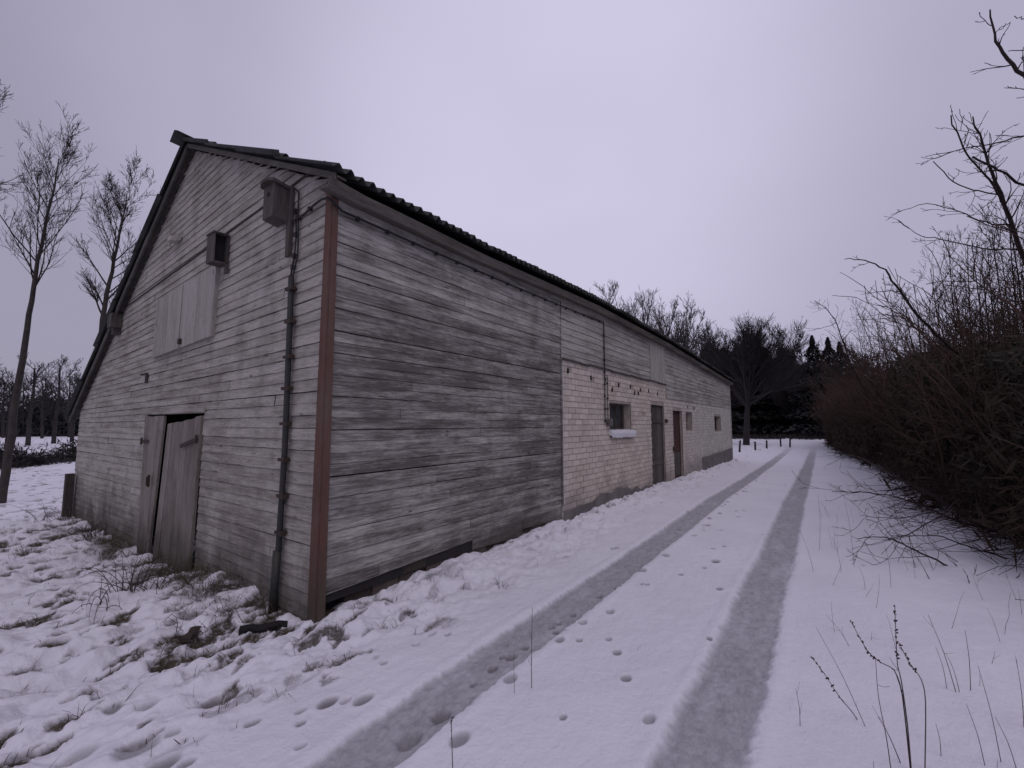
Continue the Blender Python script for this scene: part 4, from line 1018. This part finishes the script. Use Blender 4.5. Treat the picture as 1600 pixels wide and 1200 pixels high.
limb('bare_sapling', [([gpt(1700, 800), (1660, 560, 6.0), (1625, 460, 5.6), (1590, 385, 5.3), (1563, 300, 5.1), (1540, 240, 5.0), (1520, 182, 4.9)], .040, .006),
     ([(1598, 400, 5.35), (1572, 330, 5.2), (1560, 300, 5.1), (1530, 265, 4.9), (1505, 232, 4.8), (1486, 180, 4.7)], .014, .006),
     ([(1640, 215, 5.5), (1600, 212, 5.3), (1560, 222, 5.2), (1510, 232, 5.1), (1445, 245, 5.0)], .012, .003),
     ([(1640, 320, 5.5), (1600, 290, 5.3), (1560, 265, 5.2), (1520, 245, 5.1)], .016, .010),
     ([(1565, 305, 5.1), (1530, 300, 5.1), (1490, 285, 5.0), (1458, 252, 4.9)], .009, .004),
     ([(1585, 350, 5.2), (1540, 350, 5.3), (1500, 330, 5.4), (1450, 315, 5.5), (1400, 332, 5.6)], .009, .003),
     ([(1600, 390, 5.3), (1540, 390, 5.5), (1480, 375, 5.6), (1440, 370, 5.7), (1405, 345, 5.8)], .010, .003)],
     'tall bare sapling leaning left over the hedge at the right edge', 401, 'sapling', twig=9, tl=.30)
limb('arching_branch', [([gpt(1560, 790), (1560, 640, 7.4), (1520, 570, 7.0), (1470, 530, 6.7), (1430, 490, 6.5), (1405, 455, 6.4), (1385, 420, 6.3), (1350, 405, 6.3), (1320, 405, 6.3)], .030, .005),
     ([(1405, 455, 6.4), (1380, 455, 6.4), (1345, 460, 6.4)], .007, .003)], 'long bare branch arching left above the hedge, lowest against the sky', 402, 'branch', twig=5, tl=.25)
limb('bare_branch', [([gpt(1720, 760), (1700, 400, 4.2), (1660, 200, 4.0), (1620, 140, 3.9), (1580, 100, 3.9), (1555, 65, 3.9), (1547, 15, 3.9)], .028, .006),
     ([(1640, 75, 4.0), (1605, 78, 4.0), (1575, 80, 4.0)], .006, .003), ([(1640, 20, 4.0), (1605, 28, 4.0), (1585, 25, 4.0)], .006, .003)],
     'bare branch tip in the top right corner against the sky', 403, 'branch', twig=3, tl=.2)
limb('thin_branch', [([gpt(1400, 700), (1345, 600, 12.5), (1325, 560, 12.5), (1308, 505, 12.4), (1290, 480, 12.4), (1272, 470, 12.4)], .022, .006),
     ([(1307, 504, 12.4), (1290, 512, 12.4), (1262, 517, 12.4)], .008, .004), ([(1318, 530, 12.4), (1330, 515, 12.4), (1338, 519, 12.4)], .008, .005)],
     'thin curved branch reaching over the spruces at the far end of the hedge', 404, 'branch', twig=3, tl=.3)
# low branches spreading over the snow
LB = [('low_branch', [([(1640, 905, 6.2), (1570, 850, 6.4), (1500, 800, 6.9), (1450, 770, 7.4), (1400, 745, 8.2), (1340, 712, 10), (1292, 706, 12)], .045, .006)], 'thick dark low branch running back along the hedge foot', 411),
      ('low_branch', [([(1640, 860, 6.0), (1560, 830, 6.0), (1500, 815, 5.9), (1440, 790, 6.0), (1400, 775, 6.1), (1345, 768, 6.2), (1300, 768, 6.3)], .016, .004), ([(1455, 800, 6), (1420, 808, 6), (1385, 810, 6), (1345, 805, 6)], .007, .003)], 'low branch reaching furthest left over the snow below the hedge', 412),
      ('low_branch', [([(1650, 905, 4.9), (1580, 898, 4.9), (1500, 892, 4.9), (1450, 870, 4.9), (1410, 850, 4.9), (1375, 838, 4.9), (1340, 842, 4.9)], .015, .004), ([(1500, 780, 5.6), (1455, 815, 5.3), (1420, 835, 5.1), (1380, 845, 4.9)], .008, .004),
        ([(1640, 915, 4.8), (1560, 915, 4.8), (1500, 895, 4.8), (1430, 905, 4.8), (1395, 895, 4.8)], .009, .003)], 'forked low branch just above the snow, nearest the lane', 413),
      ('low_branch', [([(1660, 880, 5.2), (1600, 882, 5.2), (1540, 862, 5.2), (1500, 850, 5.3), (1465, 835, 5.3), (1420, 838, 5.4), (1390, 836, 5.4)], .012, .003), ([(1640, 900, 5.0), (1580, 900, 5.0), (1520, 925, 4.9), (1480, 930, 4.8), (1450, 938, 4.7)], .010, .003), ([(1530, 963, 4.3), (1505, 945, 4.3), (1492, 935, 4.3)], .010, .006)], 'spreading low branch with fine tips over the snow bank', 414)]
for nm, pl, lb, sd_ in LB: limb(nm, pl, lb, sd_, 'branch', twig=13, tl=.45, rmin=.003)
# fine twig tangle between the hedge foot and the snow
rg = np.random.default_rng(77); tb = TB()
for i in range(900):
    X = rg.uniform(4.0, 26) if i % 2 else rg.uniform(3.5, 12); Y = -5.2+rg.normal(0, .35) + (0 if X < 14 else min(1.2, (X-14)*.06)) - (0.8 if X < 5 else 0); z0 = rg.uniform(.05, .9)
    d = unit(np.array([rg.normal(-.2, .5), rg.uniform(.2, 1.1), rg.normal(-.05, .25)])); Ln = rg.uniform(.4, 1.1)
    P = [np.array([X, Y-.4, z0])]
    for k in range(4): d = unit(d+rg.normal(0, .15, 3)); P.append(P[-1]+d*Ln/4)
    P = np.array(P); P[:, 2] = np.maximum(P[:, 2], .02); tb.tube(P, np.linspace(.006, .0025, 5), 3)
o = tb.build('hedge_foot_twigs', M['twig']); tag(o, 'tangle of fine twigs sticking out of the hedge foot over the snow', 'twigs', kind='stuff')

# ------------------------------------------------------------------ weeds
def stalk(name, pts_px, ground_px, label, seed, r0=.0035, seeds=None, mat='weed', side=0, group=None, seedr=.009):
    """pts_px list of (px,py) drawn at the ground point's distance"""
    rg = np.random.default_rng(seed); g = ground_at(*ground_px); g[2] = gz(g[0], g[1]); d = np.dot(g-CAM, FW)
    tb = TB(); sb = TB(); P = np.array([g-[0, 0, .03]]+[at(x, y, d+dd) for (x, y, dd) in pts_px])
    q = np.linspace(0, len(P)-1, (len(P)-1)*3+1); P = np.stack([np.interp(q, np.arange(len(P)), P[:, k]) for k in range(3)], 1)
    P[1:-1] = (P[:-2]+2*P[1:-1]+P[2:])/4; tb.tube(P, np.linspace(r0, r0*.45, len(P)), 5)
    for c in range(side):
        i = rg.integers(2, len(P)-1); v = unit(rg.normal(0, 1, 3)+[0, 0, .8]); tb.tube([P[i], P[i]+v*.03, P[i]+v*.06+[0, 0, .012]], [r0*.5, r0*.4, r0*.3], 3)
    if seeds:
        i0 = int(len(P)*seeds)
        for k in range(26):
            f = rg.uniform(i0, len(P)-1.01); i = int(f); p = P[i]+(P[i+1]-P[i])*(f-i); v = unit(rg.normal(0, 1, 3)+unit(P[i+1]-P[i])*.8); s_ = seedr*rg.uniform(.5, 1.25)
            sb.tube([p, p+v*s_*.8, p+v*s_*1.7], [s_*.25, s_*.5, s_*.12], 5)
    root = empty(name, tuple(g)); tag(root, label, 'weed', group); tb.build('stem', M[mat], root, g)
    if sb.n: sb.build('seed_head', M['weeddark'], root, g)
    return root
stalk('dried_weed', [(1418, 1130, 0), (1408, 1060, 0), (1402, 1040, 0), (1400, 1000, 0), (1398, 945, 0)], (1424, 1205), 'tallest dried weed with a dark seed head, foreground right', 1, .0028, .62, 'weeddark', 3, seedr=.008)
stalk('dried_weed', [(1410, 1080, 0), (1398, 1045, 0), (1375, 1035, 0), (1355, 1018, 0), (1328, 968, 0)], (1423, 1203), 'dried weed bending left with a row of dark seeds, beside the tallest weed', 2, .0028, .60, 'weeddark', seedr=.008)
stalk('dried_weed', [(1447, 1090, 0), (1440, 1060, 0), (1420, 1035, 0), (1405, 1005, 0)], (1444, 1203), 'pale dried weed right of the tallest weed, tip curling left', 3, .0026, .60, 'weed', seedr=.007)
stalk('dried_weed', [(1330, 1110, 0), (1312, 1090, 0), (1290, 1055, 0), (1267, 1025, 0)], (1345, 1125), 'slanting dried weed with dark seeds standing alone in the snow', 4, .0026, .45, 'weeddark', seedr=.008)
stalk('dried_weed', [(830, 1020, 0), (832, 948, 0)], (831, 1077), 'thin upright weed stem between the wheel tracks', 5, .0026, None, 'weed', 4)
stalk('dried_weed', [(706, 1160, 0), (705, 1125, 0), (708, 1120, 0)], (708, 1212), 'short weed stem cut by the bottom edge between the tracks', 6, .0024, .3, 'weed', seedr=.004)
stalk('dried_weed', [(803, 1050, 0), (803, 1020, 0)], (804, 1085), 'faint short stem beside the left wheel track', 7, .0016, None, 'weed')
stalk('dried_weed', [(1385, 1150, 0), (1372, 1090, 0), (1368, 1030, 0)], (1394, 1210), 'pale leafless stem left of the tallest weed', 8, .0022, None, 'weed', 3)
stalk('dried_weed', [(1390, 1150, 0), (1372, 1120, 0)], (1410, 1190), 'short slanting stem at the foot of the tallest weed', 9, .0024, None, 'weeddark')
for i, (b, t) in enumerate([((1495, 1080), (1450, 960)), ((1516, 1078), (1508, 985)), ((1272, 895), (1250, 830)), ((1315, 895), (1300, 838)), ((1335, 886), (1318, 772)), ((1352, 922), (1342, 885)), ((1392, 917), (1382, 850)), ((1282, 812), (1280, 795)), ((1355, 1135), (1275, 980)),
        ((1250, 1135), (1243, 1075)), ((1565, 1190), (1528, 1040)), ((1540, 1195), (1510, 1100)), ((1600, 1140), (1588, 1030)), ((1480, 1075), (1462, 1010)), ((1500, 1080), (1478, 1020)), ((1280, 860), (1278, 770)), ((1470, 1180), (1462, 1130)), ((1590, 1200), (1555, 1120)), ((1330, 1010), (1290, 960))]):
    stalk('dried_weed', [((b[0]*.5+t[0]*.5)+3, (b[1]+t[1])/2, 0), (t[0], t[1], 0)], b, 'thin pale dry stem in the snow on the right verge', 20+i, .0022 if i < 2 else .0018, None, 'weed', 2 if i % 3 == 0 else 0, group='thin dry stems on the right verge')
# small sprigs poking through the snow by the barn side and between the tracks
def tuft(tb, rg, x, y, n, h, r_=.0018, spread=.05):
    z = gz(x, y)
    for i in range(n):
        bx, by = x+rg.normal(0, spread*.4), y+rg.normal(0, spread*.4); d = unit(np.array([rg.normal(0, .5), rg.normal(0, .5), 1])); P = [np.array([bx, by, z-.02])]; Ln = h*rg.uniform(.4, 1.2)
        for k in range(3): d = unit(d+np.array([rg.normal(0, .2), rg.normal(0, .2), -.25*k])); P.append(P[-1]+d*Ln/3)
        tb.tube(P, np.linspace(r_, r_*.4, 4), 3)
rg = np.random.default_rng(5); tb = TB()
for i in range(120):
    x = rg.uniform(.2, 16); tuft(tb, rg, x, rg.uniform(-.75, -.06), rg.integers(2, 7), .07, .0016)
for i in range(40): tuft(tb, rg, rg.uniform(.5, 14), rg.uniform(-2.7, -.9), rg.integers(1, 4), .06, .0013)
o = tb.build('grass_sprigs', M['weed']); tag(o, 'sparse dry sprigs poking through the snow beside the barn wall', 'grass', kind='stuff')
# sprig clump on the verge
tb = TB(); g = ground_at(783, 915); tuft(tb, rg, g[0], g[1], 26, .16, .0014, .08); o = tb.build('dry_grass_clump', M['weed']); tag(o, 'small pale grass clump in the snow between barn and wheel track', 'grass clump')

rg = np.random.default_rng(15); tb = TB()
for i in range(110):
    x = rg.uniform(.6, 11); y = rg.uniform(-5.4, -3.45); z = gz(x, y); h = rg.uniform(.08, .34); d = unit(np.array([rg.normal(0, .25), rg.normal(0, .25), 1])); P = [np.array([x, y, z-.02])]
    for k in range(4): d = unit(d+np.array([rg.normal(0, .1), rg.normal(0, .1), 0])); P.append(P[-1]+d*h/4)
    tb.tube(P, np.linspace(.0016, .0007, 5), 3)
    if i % 3 == 0: v = unit(rg.normal(0, 1, 3)+[0, 0, .8]); tb.tube([P[2], P[2]+v*.03, P[2]+v*.07], [.001, .0008, .0005], 3)
o = tb.build('verge_stems', M['weed']); tag(o, 'scattered fine dry stems standing in the snow between lane and hedge', 'grass', kind='stuff')

# dead grass over the bare patches near the gable
def dead_grass():
    rg = np.random.default_rng(9); n0 = 60000
    x = rg.uniform(-3.2, 1.5, n0); y = rg.uniform(-1.1, 9, n0); z, tr, g = ground_height(x, y)
    m = (rg.random(n0) < g*.8) & ~((x > -.02) & (y > -.02)); x, y, z = x[m], y[m], z[m]
    n = len(x); h = rg.uniform(.02, .085, n)*(1+1.6*(np.abs(x) < .35)*(y > .3)); w_ = rg.uniform(.001, .003, n); th = rg.random(n)*6.28
    lean = rg.normal(0, .9, (n, 2))*h[:, None]; sx, sy = np.cos(th)*w_, np.sin(th)*w_
    b1 = np.stack([x-sx, y-sy, z-.01], 1); b2 = np.stack([x+sx, y+sy, z-.01], 1)
    m1 = np.stack([x+lean[:, 0]*.5+sx*.7, y+lean[:, 1]*.5+sy*.7, z+h*.6], 1); m2 = np.stack([x+lean[:, 0]*.5-sx*.7, y+lean[:, 1]*.5-sy*.7, z+h*.6], 1)
    t = np.stack([x+lean[:, 0]*1.2, y+lean[:, 1]*1.2, z+h*.8], 1); t2 = t+np.stack([sx*.2, sy*.2, sx*0], 1)
    V = np.stack([b1, b2, m1, m2, t, t2], 1).reshape(-1, 3); k = np.arange(n)[:, None]*6
    Q = np.concatenate([k+np.array([[0, 1, 2, 3]]), k+np.array([[3, 2, 5, 4]])], 0)
    o = np_mesh('dead_grass', V, Q, M['grass']); tag(o, 'flattened brown dead grass showing through the snow near the gable', 'grass', kind='stuff')
dead_grass()
# brambles by the gable
def bramble(px, py, n, H, label, seed, mat='weeddark', arch=.5, r_=.004, group=None):
    rg = np.random.default_rng(seed); g = ground_at(px, py, -.12); g[2] = gz(g[0], g[1]); tb = TB()
    for i in range(n):
        d = unit(np.array([rg.normal(0, .45), rg.normal(0, .45), 1.0])); P = [g+[rg.normal(0, .06), rg.normal(0, .06), -.04]]; Ln = H*rg.uniform(.5, 1.15)
        for k in range(7): d = unit(d+rg.normal(0, .1, 3)+np.array([0, 0, -arch*.12*k])); P.append(P[-1]+d*Ln/7)
        P = np.array(P); P[:, 2] = np.maximum(P[:, 2], g[2]-.04); tb.tube(P, np.linspace(r_, r_*.35, 8), 4)
        for c in range(rg.integers(1, 5)):
            k = rg.integers(2, 7); v = unit(rg.normal(0, 1, 3)+[0, 0, .6]); tb.tube([P[k], P[k]+v*.05, P[k]+v*.11], [r_*.5, r_*.4, r_*.25], 3)
    root = empty('bramble', tuple(g)); tag(root, label, 'bramble', group); tb.build('stems', M[mat], root, g); return root
bramble(200, 935, 20, .62, 'leafless bramble with tall arching stems left of the barn doors', 1)
bramble(240, 930, 12, .40, 'lower bramble just right of the tall arching bramble', 2)
bramble(150, 965, 7, .55, 'flattened bramble stem lying on the snow left of the tall one', 3, arch=1.3)
bramble(320, 955, 22, .24, 'brown weed clump at the foot of the right barn door', 4, 'weed', .3, .0025)
bramble(350, 985, 20, .22, 'brown dead weeds in front of the wall between door and pipe', 5, 'weed', .6, .0025)
bramble(395, 930, 14, .20, 'short dark weeds against the gable left of the pipe', 6, 'weeddark', .2, .0025)
bramble(450, 940, 10, .34, 'short upright weeds against the gable right of the pipe', 7, 'weeddark', .1, .0025)
bramble(150, 830, 22, .40, 'dark weed clump against the wall left of the barn doors', 8, 'weeddark', .4, .005)
bramble(95, 810, 14, .45, 'snowy weeds by the post at the left corner', 9, 'weed', .5, .004)
bramble(300, 1020, 5, .40, 'single bramble shoot sprawling on the snow before the door', 10, arch=1.4)
bramble(65, 812, 8, .6, 'thin weeds between the leaning tree and the barn corner', 11, 'weed', .3, .004)
bramble(40, 855, 30, .22, 'brown grass tussock at the left edge below the leaning tree', 12, 'grass', .5, .003)
# fallen boards / dark debris near the pipe foot
def debris(px, py, l, w_, h_, rz, tilt, label, mat):
    g = ground_at(px, py, -.05); mb = MB(); n = 5
    for i in range(n):
        a, b = -l/2+l*i/n, -l/2+l*(i+1)/n; ja, jb = .012*math.sin(i*2.1), .012*math.sin((i+1)*2.1)
        mb.hexa([(a,-w_/2+ja,-h_/2),(b,-w_/2+jb,-h_/2),(b,w_/2+jb,-h_/2),(a,w_/2+ja,-h_/2),(a,-w_/2+ja,h_/2+ja),(b,-w_/2+jb,h_/2+jb),(b,w_/2+jb,h_/2),(a,w_/2+ja,h_/2)], .5)
    o = mb.build('fallen_board', mat); o.location = (g[0], g[1], gz(g[0], g[1])+.03); o.rotation_euler = (tilt, .05, rz); tag(o, label, 'board'); return o
debris(412, 985, .34, .06, .035, -.5, .3, 'dark rotten board lying in the snow in front of the pipe foot', M['dark'])
debris(300, 998, .26, .07, .025, .9, .1, 'brown rotten piece of wood lying in the snow before the doors', M['iron'])
